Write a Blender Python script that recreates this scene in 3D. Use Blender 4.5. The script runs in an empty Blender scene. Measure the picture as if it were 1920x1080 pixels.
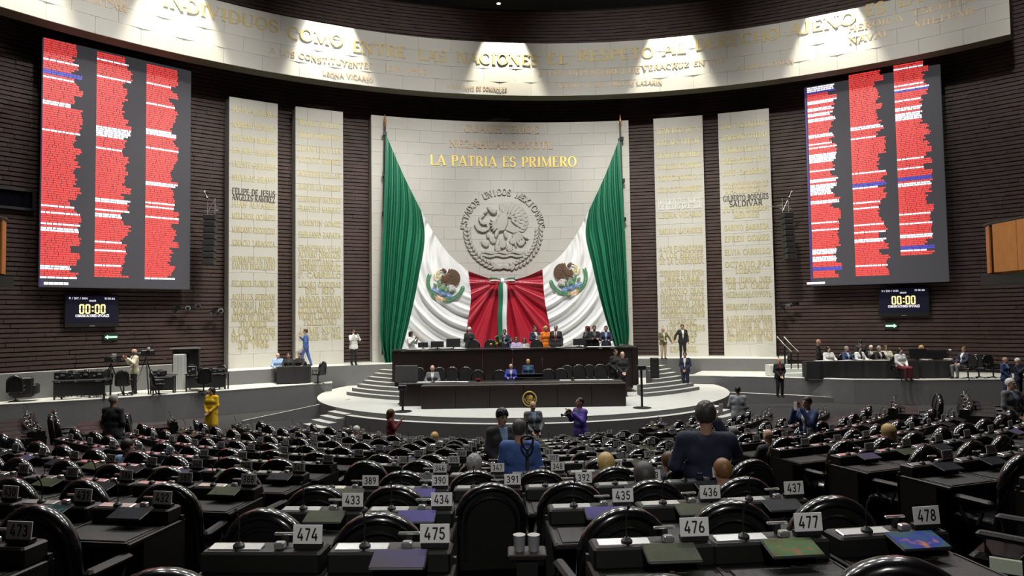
import bpy, math, random
import numpy as np
from mathutils import Matrix, Vector
PI = math.pi; rad = math.radians
random.seed(7)
SC = bpy.context.scene
COL = SC.collection
# ------------------------------------------------------------------ camera, world, lights, exposure
CAM = Vector((0, 0, 3.75)); FPX = 1280.0
_p, _r = rad(2.5), 0.0144
F_ = Vector((0, math.cos(_p), math.sin(_p))); R_ = Vector((1, 0, 0)); U_ = Vector((0, -math.sin(_p), math.cos(_p)))
CX = R_ * math.cos(_r) - U_ * math.sin(_r); CY = R_ * math.sin(_r) + U_ * math.cos(_r)
cd = bpy.data.cameras.new('camera'); cam = bpy.data.objects.new('camera', cd); COL.objects.link(cam)
cd.sensor_width = 36; cd.lens = FPX / 1920 * 36; cd.clip_end = 200; cd.clip_start = 0.05
m3 = Matrix((CX, CY, -F_)).transposed()
cam.matrix_world = Matrix.Translation(CAM) @ m3.to_4x4()
SC.camera = cam
w = bpy.data.worlds.new('world'); SC.world = w; w.use_nodes = True
w.node_tree.nodes['Background'].inputs[0].default_value = (0.55, 0.6, 0.7, 1)
w.node_tree.nodes['Background'].inputs[1].default_value = 0.0
vs = SC.view_settings
vs.view_transform = 'Standard'; vs.look = 'None'; vs.gamma = 1; vs.use_curve_mapping = False; vs.exposure = 0.0

def ray(px, py):
    d = F_ * FPX + CX * (px - 960) + CY * (540 - py)
    return d / d.y
def at(px, py, Y): return CAM + ray(px, py) * Y
def atz(px, py, z):
    d = ray(px, py); return CAM + d * ((z - CAM.z) / d.z)
def proj(P):
    v = Vector(P) - CAM; dep = v.dot(F_)
    if dep < 0.1: return (-9999, -9999, dep)
    return (960 + FPX * v.dot(CX) / dep, 540 - FPX * v.dot(CY) / dep, dep)
WC = Vector((2.95, 8.8)); PHI = rad(6.6); RW = 28.3           # the curved front wall: axis centre, turn, radius
def hall(a, R, z):                                             # angle from the hall axis (radians), radius, height
    return Vector((WC.x + R * math.sin(a - PHI), WC.y + R * math.cos(a - PHI), z))
def atR(px, py, R=RW):                                         # pixel ray meets the far side of the wall cylinder
    d = ray(px, py); ax, ay = d.x, 1.0
    A = ax * ax + ay * ay; B = -2 * (ax * WC.x + ay * WC.y); C = WC.length_squared - R * R
    t = (-B + math.sqrt(B * B - 4 * A * C)) / (2 * A)
    return CAM + d * t
def aR(px, py, R=RW):
    P = atR(px, py, R); return math.atan2(P.x - WC.x, P.y - WC.y) + PHI, P.z

def spot(name, loc, to, power, size, blend=0.3, col=(1, .95, .85), soft=.1):
    l = bpy.data.lights.new(name, 'SPOT'); l.energy = power; l.spot_size = rad(size); l.spot_blend = blend; l.color = col; l.shadow_soft_size = soft
    o = bpy.data.objects.new(name, l); COL.objects.link(o); o.location = loc
    o.rotation_euler = (Vector(to) - Vector(loc)).to_track_quat('-Z', 'Y').to_euler(); return o
def area(name, loc, to, power, sx, sy, col=(1, .97, .92)):
    l = bpy.data.lights.new(name, 'AREA'); l.energy = power; l.shape = 'RECTANGLE'; l.size = sx; l.size_y = sy; l.color = col
    o = bpy.data.objects.new(name, l); COL.objects.link(o); o.location = loc
    o.rotation_euler = (Vector(to) - Vector(loc)).to_track_quat('-Z', 'Y').to_euler(); return o
# downlights of the inscription band: one lamp per bright pool, hung close in front of it under the ceiling
for px, py in ((330, 10), (620, 95), (945, 125), (1258, 112), (1560, 45), (20, -80)):
    a, z = aR(px, py, 26.4)
    spot('band_downlight', hall(a, 25.65, 20.7), hall(a, 26.25, 16.2), 9500, 50, .55, (1, .94, .76), .06)
# wall washers: ceiling spots onto the stone panels and the flags
for a_, pw, sz in ((-28, 7700, 34), (-18, 7000, 34), (-7, 6000, 34), (7, 6000, 34), (17, 7000, 34), (28, 7700, 34)):
    spot('wall_washer', hall(rad(a_ * .8), 13, 20.3), hall(rad(a_), RW, 7.2), pw, sz + 10, .8, (1, .985, .955) if abs(a_) < 10 else (1, .97, .86), .5)
# unseen soft fill spots, added to brighten the band and the brick above it
for a_ in (-58, -36, -13, 13, 36, 58):
    spot('band_fill', hall(rad(a_), 11, 20.2), hall(rad(a_), 26.4, 16.9), 5400, 44, .9, (1, .98, .93), .5)
# stage downlights
for x, y, pw in ((-6.5, 27, 6200), (0.5, 26, 5200), (7, 27, 6200), (-13, 25, 4200), (14, 27.5, 4200), (0.3, 31, 3200), (-9, 33, 2600), (10, 33.5, 2600), (-18, 23, 2200), (20, 26, 2200)):
    spot('stage_downlight', (x, y - 1.5, 20.4), (x, y, 0.8), pw, 44, .9, (1, .98, .92), .25)
# small ceiling lamps over the seats
for x, y, pw in ((-12, 20, 800), (-7, 21.5, 800), (-2, 22.3, 800), (3, 22.3, 800), (8, 21.5, 800), (13, 20, 800), (-8, 11, 420), (-2.5, 12, 420), (3, 12, 420), (8.5, 11, 420)):
    area('seat_lamp', (x, y, 20.3), (x, y - 5, 0), pw, 2.2, .5, (1, .98, .95))
spot('gallery_spot', (.1, -9.5, 13), (.25, 5.0, 2.2), 4200, 19, 1.0, (1, .98, .95), .2)

# ------------------------------------------------------------------ materials
MATS = {}
def mat(name, col, rough=.6, metal=0, noise=.12, scale=6, bump=0, emit=0, coat=0, bscale=None, spec=.5, trans=0):
    if name in MATS: return MATS[name]
    m = bpy.data.materials.new(name); m.use_nodes = True; nt = m.node_tree; b = nt.nodes['Principled BSDF']
    b.inputs['Roughness'].default_value = rough; b.inputs['Metallic'].default_value = metal
    b.inputs['Specular IOR Level'].default_value = spec
    if coat: b.inputs['Coat Weight'].default_value = coat; b.inputs['Coat Roughness'].default_value = .08
    if trans: b.inputs['Transmission Weight'].default_value = trans
    tc = nt.nodes.new('ShaderNodeTexCoord'); nz = nt.nodes.new('ShaderNodeTexNoise'); nz.inputs['Scale'].default_value = scale; nz.inputs['Detail'].default_value = 4
    nt.links.new(tc.outputs['Object'], nz.inputs['Vector'])
    mx = nt.nodes.new('ShaderNodeMix'); mx.data_type = 'RGBA'
    mx.inputs[6].default_value = tuple(max(0, c * (1 - noise)) for c in col) + (1,)
    mx.inputs[7].default_value = tuple(min(1, c * (1 + noise)) for c in col) + (1,)
    nt.links.new(nz.outputs['Fac'], mx.inputs[0]); nt.links.new(mx.outputs[2], b.inputs['Base Color'])
    if emit:
        nt.links.new(mx.outputs[2], b.inputs['Emission Color']); b.inputs['Emission Strength'].default_value = emit
    if bump:
        bp = nt.nodes.new('ShaderNodeBump'); bp.inputs['Strength'].default_value = bump; bp.inputs['Distance'].default_value = .02
        if bscale:
            n2 = nt.nodes.new('ShaderNodeTexNoise'); n2.inputs['Scale'].default_value = bscale; nt.links.new(tc.outputs['Object'], n2.inputs['Vector']); nt.links.new(n2.outputs['Fac'], bp.inputs['Height'])
        else: nt.links.new(nz.outputs['Fac'], bp.inputs['Height'])
        nt.links.new(bp.outputs['Normal'], b.inputs['Normal'])
    MATS[name] = m; return m
def srgb(r, g, b):
    f = lambda c: (c / 255 / 12.92) if c / 255 <= .04045 else ((c / 255 + .055) / 1.055) ** 2.4
    return (f(r), f(g), f(b))
M_BRICK = mat('dark_brick', (.058, .032, .026), .62, noise=.55, scale=1.3, bump=.6, bscale=22)
M_MORTAR = mat('dark_mortar', (.014, .010, .009), .9)
M_STONE = mat('pale_stone', (.50, .485, .44), .7, noise=.07, scale=1.1, bump=.15, bscale=30)
M_STONE2 = mat('stone_edge', (.43, .415, .37), .75, noise=.06, scale=2)
M_GOLD = mat('gilt_letters', (.60, .44, .11), .42, metal=.45, noise=.2, scale=9)
M_GOLDB = mat('dull_gilt_letters', (.46, .35, .14), .55, metal=.25, noise=.25, scale=5)
M_OLD = mat('weathered_gilt_letters', (.42, .30, .17), .5, metal=.3, noise=.2)
M_BRONZE = mat('dark_bronze_letters', (.07, .055, .04), .5, metal=.4)
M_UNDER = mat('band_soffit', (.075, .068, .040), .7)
M_CONC = mat('grey_concrete', (.150, .150, .148), .75, noise=.12, scale=2.2, bump=.2, bscale=40)
M_PLAT = mat('pale_marble_floor', (.56, .57, .54), .45, noise=.12, scale=3)
M_CARPET = mat('dark_carpet', (.020, .021, .022), .9, noise=.3, scale=14)
M_BLACKROOM = mat('black_ceiling', (.012, .011, .011), .9)
M_LEATHER = mat('black_leather', (.0045, .0045, .005), .24, noise=.3, scale=14, bump=.12, bscale=60, coat=.35)
M_LEATHERM = mat('matt_black_leather', (.0055, .0052, .005), .5, noise=.3, scale=10, bump=.1, bscale=70)
M_GLOSS = mat('glossy_black_rim', (.004, .004, .0045), .22, coat=.6, noise=.2)
M_DESK = mat('black_lacquer', (.0055, .0052, .0052), .48, noise=.4, scale=5)
M_PAD = mat('desk_leather_pad', (.012, .013, .0125), .5, noise=.25, scale=9, bump=.1, bscale=80)
M_EDGE = mat('pale_desk_edge', (.10, .10, .095), .35, metal=.5)
M_STEEL = mat('brushed_steel', (.62, .63, .62), .3, metal=.75, noise=.1, scale=30)
M_WHITE = mat('white_card', (.72, .73, .71), .6, noise=.04, scale=20)
M_INK = mat('black_ink', (.012, .012, .012), .6)
M_BLACK = mat('black_plastic', (.010, .010, .011), .45, noise=.2)
M_MAHOG = mat('dark_mahogany', (.011, .0048, .0036), .4, noise=.45, scale=3)
M_WOOD = mat('orange_veneer', (.42, .16, .035), .45, noise=.22, scale=4)
M_GREEN = mat('green_satin', (.010, .140, .072), .42, noise=.08, scale=3)
M_WSATIN = mat('white_satin', (.70, .71, .72), .48, noise=.03, scale=3)
M_RED = mat('red_satin', (.37, .012, .030), .42, noise=.08, scale=3)
M_PANEL = mat('dark_screen', (.036, .035, .040), .7, emit=1.0, noise=.05)
M_SRED = mat('screen_red', srgb(236, 70, 66), .5, emit=.95, noise=.06, scale=3)
M_SWHITE = mat('screen_white', (.90, .88, .97), .5, emit=1.05, noise=.04)
M_SBLUE = mat('screen_blue', (.07, .06, .42), .5, emit=1.0, noise=.3)
M_SVIOLET = mat('screen_violet_edge', (.045, .02, .16), .5, emit=1.0)
M_NAVY = mat('clock_screen_navy', (.0025, .0025, .010), .4, emit=1.0)
M_AMBER = mat('amber_digits', (1, .80, .33), .5, emit=1.1, noise=.02)
M_EXIT = mat('exit_green', (.45, .85, .55), .5, emit=1.0, noise=.02)

# ------------------------------------------------------------------ mesh builder
def frame_to(d):
    d = Vector(d).normalized(); up = Vector((0, 0, 1)) if abs(d.z) < .95 else Vector((0, 1, 0))
    x = d.cross(up).normalized(); y = x.cross(d).normalized(); return x, y, d
class MB:
    def __init__(s): s.v = []; s.f = []; s.m = []; s.mats = []; s.cur = 0
    def use(s, m):
        if m not in s.mats: s.mats.append(m)
        s.cur = s.mats.index(m); return s
    def add(s, vs_, fs_):
        n = len(s.v); s.v.extend([tuple(p) for p in vs_]); s.f.extend([tuple(i + n for i in f) for f in fs_]); s.m.extend([s.cur] * len(fs_)); return s
    def box(s, c, d, rot=None, bev=0):
        x, y, z = d[0] / 2, d[1] / 2, d[2] / 2; c = Vector(c)
        if bev:
            b = min(bev, x * .9, y * .9, z * .9); pts = []; 
            for sz, k in ((-1, b), (1, b)):
                ring = [(-x + b, -y), (x - b, -y), (x, -y + b), (x, y - b), (x - b, y), (-x + b, y), (-x, y - b), (-x, -y + b)]
                inn = [(-x + b * 1.7, -y + b), (x - b * 1.7, -y + b), (x - b, -y + b * 1.7), (x - b, y - b * 1.7), (x - b * 1.7, y - b), (-x + b * 1.7, y - b), (-x + b, y - b * 1.7), (-x + b, -y + b * 1.7)]
                if sz < 0: pts += [(p[0], p[1], -z) for p in inn] + [(p[0], p[1], -z + b) for p in ring]
                else: pts += [(p[0], p[1], z - b) for p in ring] + [(p[0], p[1], z) for p in inn]
            fs = [tuple(range(7, -1, -1)), tuple(range(24, 32))]
            for L in range(3):
                for i in range(8): j = (i + 1) % 8; fs.append((L * 8 + i, L * 8 + j, L * 8 + 8 + j, L * 8 + 8 + i))
        else:
            pts = [(-x, -y, -z), (x, -y, -z), (x, y, -z), (-x, y, -z), (-x, -y, z), (x, -y, z), (x, y, z), (-x, y, z)]
            fs = [(0, 3, 2, 1), (4, 5, 6, 7), (0, 1, 5, 4), (1, 2, 6, 5), (2, 3, 7, 6), (3, 0, 4, 7)]
        if rot is not None: pts = [rot @ Vector(p) + c for p in pts]
        else: pts = [Vector(p) + c for p in pts]
        return s.add(pts, fs)
    def tube(s, pts, r, n=8, cap=True, flat=1.0, up=None):
        pts = [Vector(p) for p in pts]; N = len(pts); vs_ = []; fs = []
        rr = r if hasattr(r, '__len__') else [r] * N
        px = None
        for i, p in enumerate(pts):
            d = (pts[min(i + 1, N - 1)] - pts[max(i - 1, 0)]).normalized()
            if up is not None: y = Vector(up).normalized(); x = d.cross(y).normalized(); y = x.cross(d)
            elif px is None: x, y, _ = frame_to(d)
            else: x = (px - d * px.dot(d)).normalized(); y = x.cross(d) * -1; y = d.cross(x)
            px = x
            for k in range(n):
                a = 2 * PI * k / n; vs_.append(p + x * math.cos(a) * rr[i] + y * math.sin(a) * rr[i] * flat)
        for i in range(N - 1):
            for k in range(n):
                j = (k + 1) % n; fs.append((i * n + k, i * n + j, i * n + n + j, i * n + n + k))
        if cap: fs += [tuple(range(n - 1, -1, -1)), tuple(range((N - 1) * n, N * n))]
        return s.add(vs_, fs)
    def ell(s, c, r, nu=10, nv=7, rot=None):
        c = Vector(c); vs_ = []; fs = []
        for j in range(nv + 1):
            t = PI * j / nv
            for i in range(nu):
                a = 2 * PI * i / nu; p = Vector((r[0] * math.sin(t) * math.cos(a), r[1] * math.sin(t) * math.sin(a), -r[2] * math.cos(t)))
                vs_.append((rot @ p if rot is not None else p) + c)
        for j in range(nv):
            for i in range(nu):
                k = (i + 1) % nu; fs.append((j * nu + i, j * nu + k, j * nu + nu + k, j * nu + nu + i))
        return s.add(vs_, fs)
    def lathe(s, prof, c=(0, 0, 0), n=16):
        c = Vector(c); vs_ = []; fs = []
        for r, z in prof:
            for i in range(n): a = 2 * PI * i / n; vs_.append(c + Vector((r * math.cos(a), r * math.sin(a), z)))
        for j in range(len(prof) - 1):
            for i in range(n): k = (i + 1) % n; fs.append((j * n + i, j * n + k, j * n + n + k, j * n + n + i))
        fs += [tuple(range(n - 1, -1, -1)), tuple(range((len(prof) - 1) * n, len(prof) * n))]
        return s.add(vs_, fs)
    def prism(s, poly, d0, d1, fn):        # 2D polygon mapped by fn(x, y, depth)
        n = len(poly); vs_ = [fn(x, y, d0) for x, y in poly] + [fn(x, y, d1) for x, y in poly]
        fs = [tuple(range(n, 2 * n))] + [(i, (i + 1) % n, n + (i + 1) % n, n + i) for i in range(n)]
        return s.add(vs_, fs)
    def mesh(s, name, smooth=False, sharp=35):
        me = bpy.data.meshes.new(name); me.from_pydata(s.v, [], s.f)
        for m in s.mats: me.materials.append(m)
        if len(s.mats) > 1: me.polygons.foreach_set('material_index', s.m)
        if smooth:
            me.polygons.foreach_set('use_smooth', [True] * len(me.polygons))
            if sharp: me.set_sharp_from_angle(angle=rad(sharp))
        me.update(); return me
def link(name, me, parent=None, loc=None, rotz=None):
    o = bpy.data.objects.new(name, me); COL.objects.link(o)
    if parent: o.parent = parent
    if loc is not None: o.location = loc
    if rotz is not None: o.rotation_euler = (0, 0, rotz)
    return o
def put(name, mb, m=None, parent=None, smooth=False, loc=None, rotz=None, sharp=35):
    if m is not None and not mb.mats: mb.mats.append(m)
    return link(name, mb.mesh(name, smooth, sharp), parent, loc, rotz)
def tag(o, label, cat, group=None):
    o['label'] = label; o['category'] = cat
    if group: o['group'] = group
    return o
def struct(o): o['kind'] = 'structure'; return o
def stuff(o): o['kind'] = 'stuff'; return o
def thing(name, label, cat, loc=(0, 0, 0), rotz=0, group=None):
    o = link(name, None, None, loc, rotz); o.empty_display_size = .1; return tag(o, label, cat, group)
def B(): return MB()
def rotz(a): return Matrix.Rotation(a, 3, 'Z')

# ------------------------------------------------------------------ lettering: own serif glyphs drawn as strokes
T_, t_ = .17, .075
def _L(*a): return ('l',) + a
def _A(*a): return ('a',) + a
GL = {
 'A': (.78, [_L(.06, 0, .38, 1, t_), _L(.38, 1, .71, 0, T_), _L(.17, .33, .58, .33, t_)], [(.06, 0), (.71, 0)]),
 'B': (.68, [_L(.15, 0, .15, 1, T_), _L(.08, .97, .34, .97, t_), _L(.1, .52, .36, .52, t_), _L(.08, .03, .36, .03, t_), _A(.34, .745, .20, .225, -90, 90), _A(.36, .275, .24, .245, -90, 90)], []),
 'C': (.76, [_A(.42, .5, .34, .48, 48, 312), _L(.66, .70, .66, .92, t_)], []),
 'D': (.78, [_L(.15, 0, .15, 1, T_), _L(.08, .97, .36, .97, t_), _L(.08, .03, .36, .03, t_), _A(.36, .5, .34, .47, -90, 90)], []),
 'E': (.64, [_L(.15, 0, .15, 1, T_), _L(.08, .97, .56, .97, t_), _L(.15, .51, .46, .51, t_), _L(.08, .03, .59, .03, t_), _L(.55, .78, .55, 1, t_), _L(.58, 0, .58, .24, t_)], []),
 'F': (.60, [_L(.15, 0, .15, 1, T_), _L(.08, .97, .56, .97, t_), _L(.15, .51, .46, .51, t_), _L(.55, .76, .55, 1, t_)], [(.15, 0)]),
 'G': (.80, [_A(.42, .5, .34, .48, 48, 330), _L(.68, 0.06, .68, .44, T_ * .9), _L(.56, .44, .78, .44, t_)], []),
 'H': (.82, [_L(.15, 0, .15, 1, T_), _L(.67, 0, .67, 1, T_), _L(.15, .51, .67, .51, t_)], [(.15, 0), (.15, 1), (.67, 0), (.67, 1)]),
 'I': (.36, [_L(.18, 0, .18, 1, T_)], [(.18, 0), (.18, 1)]),
 'J': (.46, [_L(.28, .1, .28, 1, T_), _A(.14, .12, .14, .14, 180, 360)], [(.28, 1)]),
 'L': (.62, [_L(.15, 0, .15, 1, T_), _L(.08, .03, .56, .03, t_), _L(.56, 0, .56, .26, t_)], [(.15, 1)]),
 'M': (.96, [_L(.12, 0, .12, 1, t_), _L(.12, 1, .47, .05, T_), _L(.47, .05, .82, 1, t_), _L(.82, 0, .82, 1, T_)], [(.12, 0), (.82, 0), (.1, 1), (.84, 1)]),
 'N': (.82, [_L(.12, 0, .12, 1, t_), _L(.12, 1, .68, 0, T_), _L(.68, 0, .68, 1, t_)], [(.12, 0), (.1, 1), (.68, 1)]),
 'O': (.82, [_A(.41, .5, .33, .48, 0, 360)], []),
 'P': (.64, [_L(.15, 0, .15, 1, T_), _L(.08, .97, .36, .97, t_), _L(.15, .46, .36, .46, t_), _A(.36, .715, .22, .255, -90, 90)], [(.15, 0)]),
 'Q': (.82, [_A(.41, .5, .33, .48, 0, 360), _L(.42, .12, .74, -.14, T_ * .8)], []),
 'R': (.74, [_L(.15, 0, .15, 1, T_), _L(.08, .97, .36, .97, t_), _L(.15, .50, .36, .50, t_), _A(.36, .735, .21, .235, -90, 90), _L(.34, .5, .66, 0, T_)], [(.15, 0), (.66, 0)]),
 'S': (.60, [_A(.30, .735, .20, .245, 30, 270), _A(.30, .255, .22, .245, -150, 90), _L(.49, .74, .49, .94, t_), _L(.09, .06, .09, .26, t_)], []),
 'T': (.70, [_L(.35, 0, .35, 1, T_), _L(.05, .97, .65, .97, t_), _L(.06, .74, .06, 1, t_), _L(.64, .74, .64, 1, t_)], [(.35, 0)]),
 'U': (.80, [_L(.15, .3, .15, 1, T_), _L(.65, .3, .65, 1, t_), _A(.40, .3, .25, .28, 180, 360)], [(.15, 1), (.65, 1)]),
 'V': (.78, [_L(.06, 1, .38, 0, T_), _L(.38, 0, .70, 1, t_)], [(.06, 1), (.70, 1)]),
 'X': (.76, [_L(.06, 1, .68, 0, T_), _L(.66, 1, .08, 0, t_)], [(.06, 1), (.68, 0), (.66, 1), (.08, 0)]),
 'Y': (.74, [_L(.06, 1, .36, .48, T_), _L(.68, 1, .36, .48, t_), _L(.36, 0, .36, .5, T_)], [(.06, 1), (.68, 1), (.36, 0)]),
 'Z': (.68, [_L(.08, .97, .60, .97, t_), _L(.58, .97, .08, .03, T_), _L(.06, .03, .62, .03, t_), _L(.09, .76, .09, 1, t_), _L(.61, 0, .61, .24, t_)], []),
 '.': (.28, [_L(.12, 0, .12, .12, .12)], []), '-': (.42, [_L(.06, .45, .36, .45, .09)], []), ' ': (.42, [], []), ':': (.3, [_L(.14, .1, .14, .24, .14), _L(.14, .6, .14, .74, .14)], []), '/': (.42, [_L(.04, 0, .36, 1, .09)], []),
 '0': (.64, [_A(.32, .5, .23, .43, 0, 360)], []), '1': (.44, [_L(.28, 0, .28, 1, T_), _L(.28, .95, .08, .76, T_ * .8)], []),
 '2': (.60, [_A(.29, .70, .20, .22, -25, 175), _L(.46, .62, .10, .08, T_), _L(.06, .08, .54, .08, T_)], []),
 '3': (.60, [_A(.27, .70, .19, .22, -90, 160), _A(.27, .27, .21, .21, -160, 90), _L(.2, .48, .3, .48, T_)], []),
 '4': (.66, [_L(.40, 1, .08, .28, T_), _L(.04, .26, .62, .26, T_), _L(.46, 0, .46, .56, T_)], []),
 '5': (.60, [_L(.12, .92, .52, .92, T_), _L(.13, .92, .11, .50, T_), _A(.27, .32, .21, .25, -160, 130)], []),
 '6': (.62, [_A(.31, .29, .21, .22, 0, 360), _A(.50, .32, .40, .62, 105, 180)], []),
 '7': (.58, [_L(.05, .92, .54, .92, T_), _L(.50, .92, .20, 0, T_)], []),
 '8': (.62, [_A(.31, .28, .22, .21, 0, 360), _A(.31, .72, .18, .20, 0, 360)], []),
 '9': (.62, [_A(.31, .71, .21, .22, 0, 360), _A(.12, .68, .40, .62, -75, 0)], []),
}
def text(mb, s, h, fn, depth=.03, x0=None, width=None, fat=None, gap=.06, seg=5):
    """strokes of string s, letter height h, along x from x0 (or centred); fn(x, y, out) gives the world point"""
    adv = sum(GL.get(c, GL[' '])[0] + gap for c in s) - gap
    sx = h if width is None else width / adv
    x = -adv * sx / 2 if x0 is None else x0
    for c in s:
        wd, st, ser = GL.get(c, GL[' '])
        P = lambda u, v: (x + u * sx, v * h)
        def bar(u0, v0, u1, v1, wid):
            du, dv = u1 - u0, v1 - v0; L = math.hypot(du, dv) or 1; nx, ny = -dv / L * wid / 2, du / L * wid / 2
            mb.prism([P(u0 + nx, v0 + ny), P(u0 - nx, v0 - ny), P(u1 - nx, v1 - ny), P(u1 + nx, v1 + ny)], 0, depth, fn)
        for q in st:
            if q[0] == 'l':
                bar(q[1], q[2], q[3], q[4], fat or q[5])
            else:
                _, cx, cy, rx, ry, a0, a1 = q; n = max(4, int(abs(a1 - a0) / 360 * 4 * seg)); pts = []
                for i in range(n + 1):
                    a = rad(a0 + (a1 - a0) * i / n); th = (fat or (t_ + (T_ - t_) * abs(math.cos(a)))) / 2
                    pts.append(((cx + (rx + th) * math.cos(a), cy + (ry + th) * math.sin(a)), (cx + (rx - th) * math.cos(a), cy + (ry - th) * math.sin(a))))
                for i in range(n):
                    mb.prism([P(*pts[i][1]), P(*pts[i][0]), P(*pts[i + 1][0]), P(*pts[i + 1][1])], 0, depth, fn)
        if not fat:
            for u, v in ser: bar(u - .13, v * .95 + .025, u + .13, v * .95 + .025, .05)
        x += (wd + gap) * sx
    return mb
def curved(R, a0, z0): return lambda x, y, d: hall(a0 + x / R, R - d, z0 + y)
# ------------------------------------------------------------------ room shell
def dirw(a): return (math.sin(a - PHI), math.cos(a - PHI))            # hall bearing (front wall)
def dirf(a): return (math.sin(a), -math.cos(a))                        # bearing from the stage towards the seats
def ring(mb, C, d, R0, R1, a0, a1, z0, z1, top, side, n=24, under=None):
    """solid sector of a ring: top face, two curved faces, two ends"""
    for i in range(n):
        b0 = a0 + (a1 - a0) * i / n; b1 = a0 + (a1 - a0) * (i + 1) / n
        p = [(C[0] + R * d(b)[0], C[1] + R * d(b)[1]) for R in (R0, R1) for b in (b0, b1)]
        lo = [(x, y, z0) for x, y in p]; hi = [(x, y, z1) for x, y in p]
        mb.use(top).add(hi, [(0, 1, 3, 2)])
        mb.use(under or side).add(lo, [(0, 2, 3, 1)])
        mb.use(side).add([lo[0], lo[1], hi[1], hi[0]], [(0, 1, 2, 3)]); mb.add([lo[2], lo[3], hi[3], hi[2]], [(3, 2, 1, 0)])
        if i == 0: mb.add([lo[0], lo[2], hi[2], hi[0]], [(0, 1, 2, 3)])
        if i == n - 1: mb.add([lo[1], lo[3], hi[3], hi[1]], [(0, 1, 2, 3)])
    return mb
RB = 29.3; ZC = 21.2
fl = struct(put('floor', B().use(M_CARPET).box((2, 10, -.1), (66, 60, .2))))
struct(put('ceiling', B().use(M_BLACKROOM).box((2, 10, ZC + .1), (66, 60, .2))))
wf = B(); ring(wf, WC, dirw, RB + .02, RB + .5, rad(-76), rad(76), 0, ZC, M_MORTAR, M_MORTAR, 60)
wall = struct(put('wall_front', wf))
eL = hall(rad(-75.5), RB, 0); eR = hall(rad(75.5), RB, 0)
struct(put('wall_left', B().use(M_BRICK).box((eL.x - .2, (eL.y - 14) / 2, ZC / 2), (.4, eL.y + 14, ZC))))
struct(put('wall_right', B().use(M_BRICK).box((eR.x + .2, (eR.y - 14) / 2, ZC / 2), (.4, eR.y + 14, ZC))))
struct(put('wall_back', B().use(M_BRICK).box(((eL.x + eR.x) / 2, -14.2, ZC / 2), (eR.x - eL.x, .4, ZC))))

PAN = {}                                                        # stone panels: bearings from where their edges stand
for nm, x0, x1 in (('p1', 429, 521), ('p2', 554, 644), ('c', 697, 1183), ('p3', 1230, 1323), ('p4', 1352, 1449)):
    PAN[nm] = (aR(x0, 440)[0], aR(x1, 440)[0])
ZL, ZT = 1.57, 14.45
scrL = [atR(77, 300), atR(358, 300)]; scrR = [atR(1513, 330), atR(1772, 330)]

# brick courses: the 300 that show largest stand as single bricks, the rest joined
CH = .19; bricks = []
def covered(px, py):
    return (70 < px < 362 and py < 545) or (1505 < px < 1785 and py < 540) or 415 < px < 525 or 545 < px < 648 or 690 < px < 1188 or 1226 < px < 1328 or 1348 < px < 1454
rest = B().use(M_BRICK)
for r in range(int(ZC / CH)):
    z = r * CH; a = rad(-74) + random.random() * .02
    while a < rad(74):
        L = random.choice((.46, .58, .7)); da = L / RB; a1 = a + da
        if z > 1.3:
            out = random.uniform(.015, .07); P = hall(a + da / 2, RB, z + CH / 2); px, py, dp = proj(P)
            hid = any(b0 + .004 < a and a1 < b1 - .004 for b0, b1 in PAN.values()) and ZL < z < ZT - .3
            if not hid and px > -260 and px < 2150 and py > -160:
                if 0 < px < 1915 and 0 < py < 690 and not covered(px, py) and not (py < 190): bricks.append((dp, a + da / 2, z + CH / 2, L - .007, out))
                else: rest_b = (a, a1, z, out); bricks.append((1e3 + dp, a + da / 2, z + CH / 2, L - .007, out))
        a = a1
bricks.sort(key=lambda q: q[0])
bm_ = B().use(M_BRICK).box((0, 0, 0), (1, 1, 1), None, .04).mesh('brick')
def bmat(a, z, L, out):
    P = hall(a, RB - out / 2 + .02, z)
    return Matrix.Translation(P) @ Matrix.Rotation(-(a - PHI), 4, 'Z') @ Matrix.Diagonal((L, out + .04, CH - .045, 1))
for q in bricks[:300]:
    o = link('brick', bm_, wall); o.matrix_local = bmat(*q[1:])
unit = [Vector(p) for p in ((-.5, -.5, -.5), (.5, -.5, -.5), (.5, .5, -.5), (-.5, .5, -.5), (-.5, -.5, .5), (.5, -.5, .5), (.5, .5, .5), (-.5, .5, .5))]
for q in bricks[300:]:
    m = bmat(*q[1:]); rest.add([m @ u for u in unit], [(0, 3, 2, 1), (4, 5, 6, 7), (0, 1, 5, 4), (1, 2, 6, 5), (3, 0, 4, 7)])
stuff(put('brick_courses', rest, None, wall))

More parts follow.
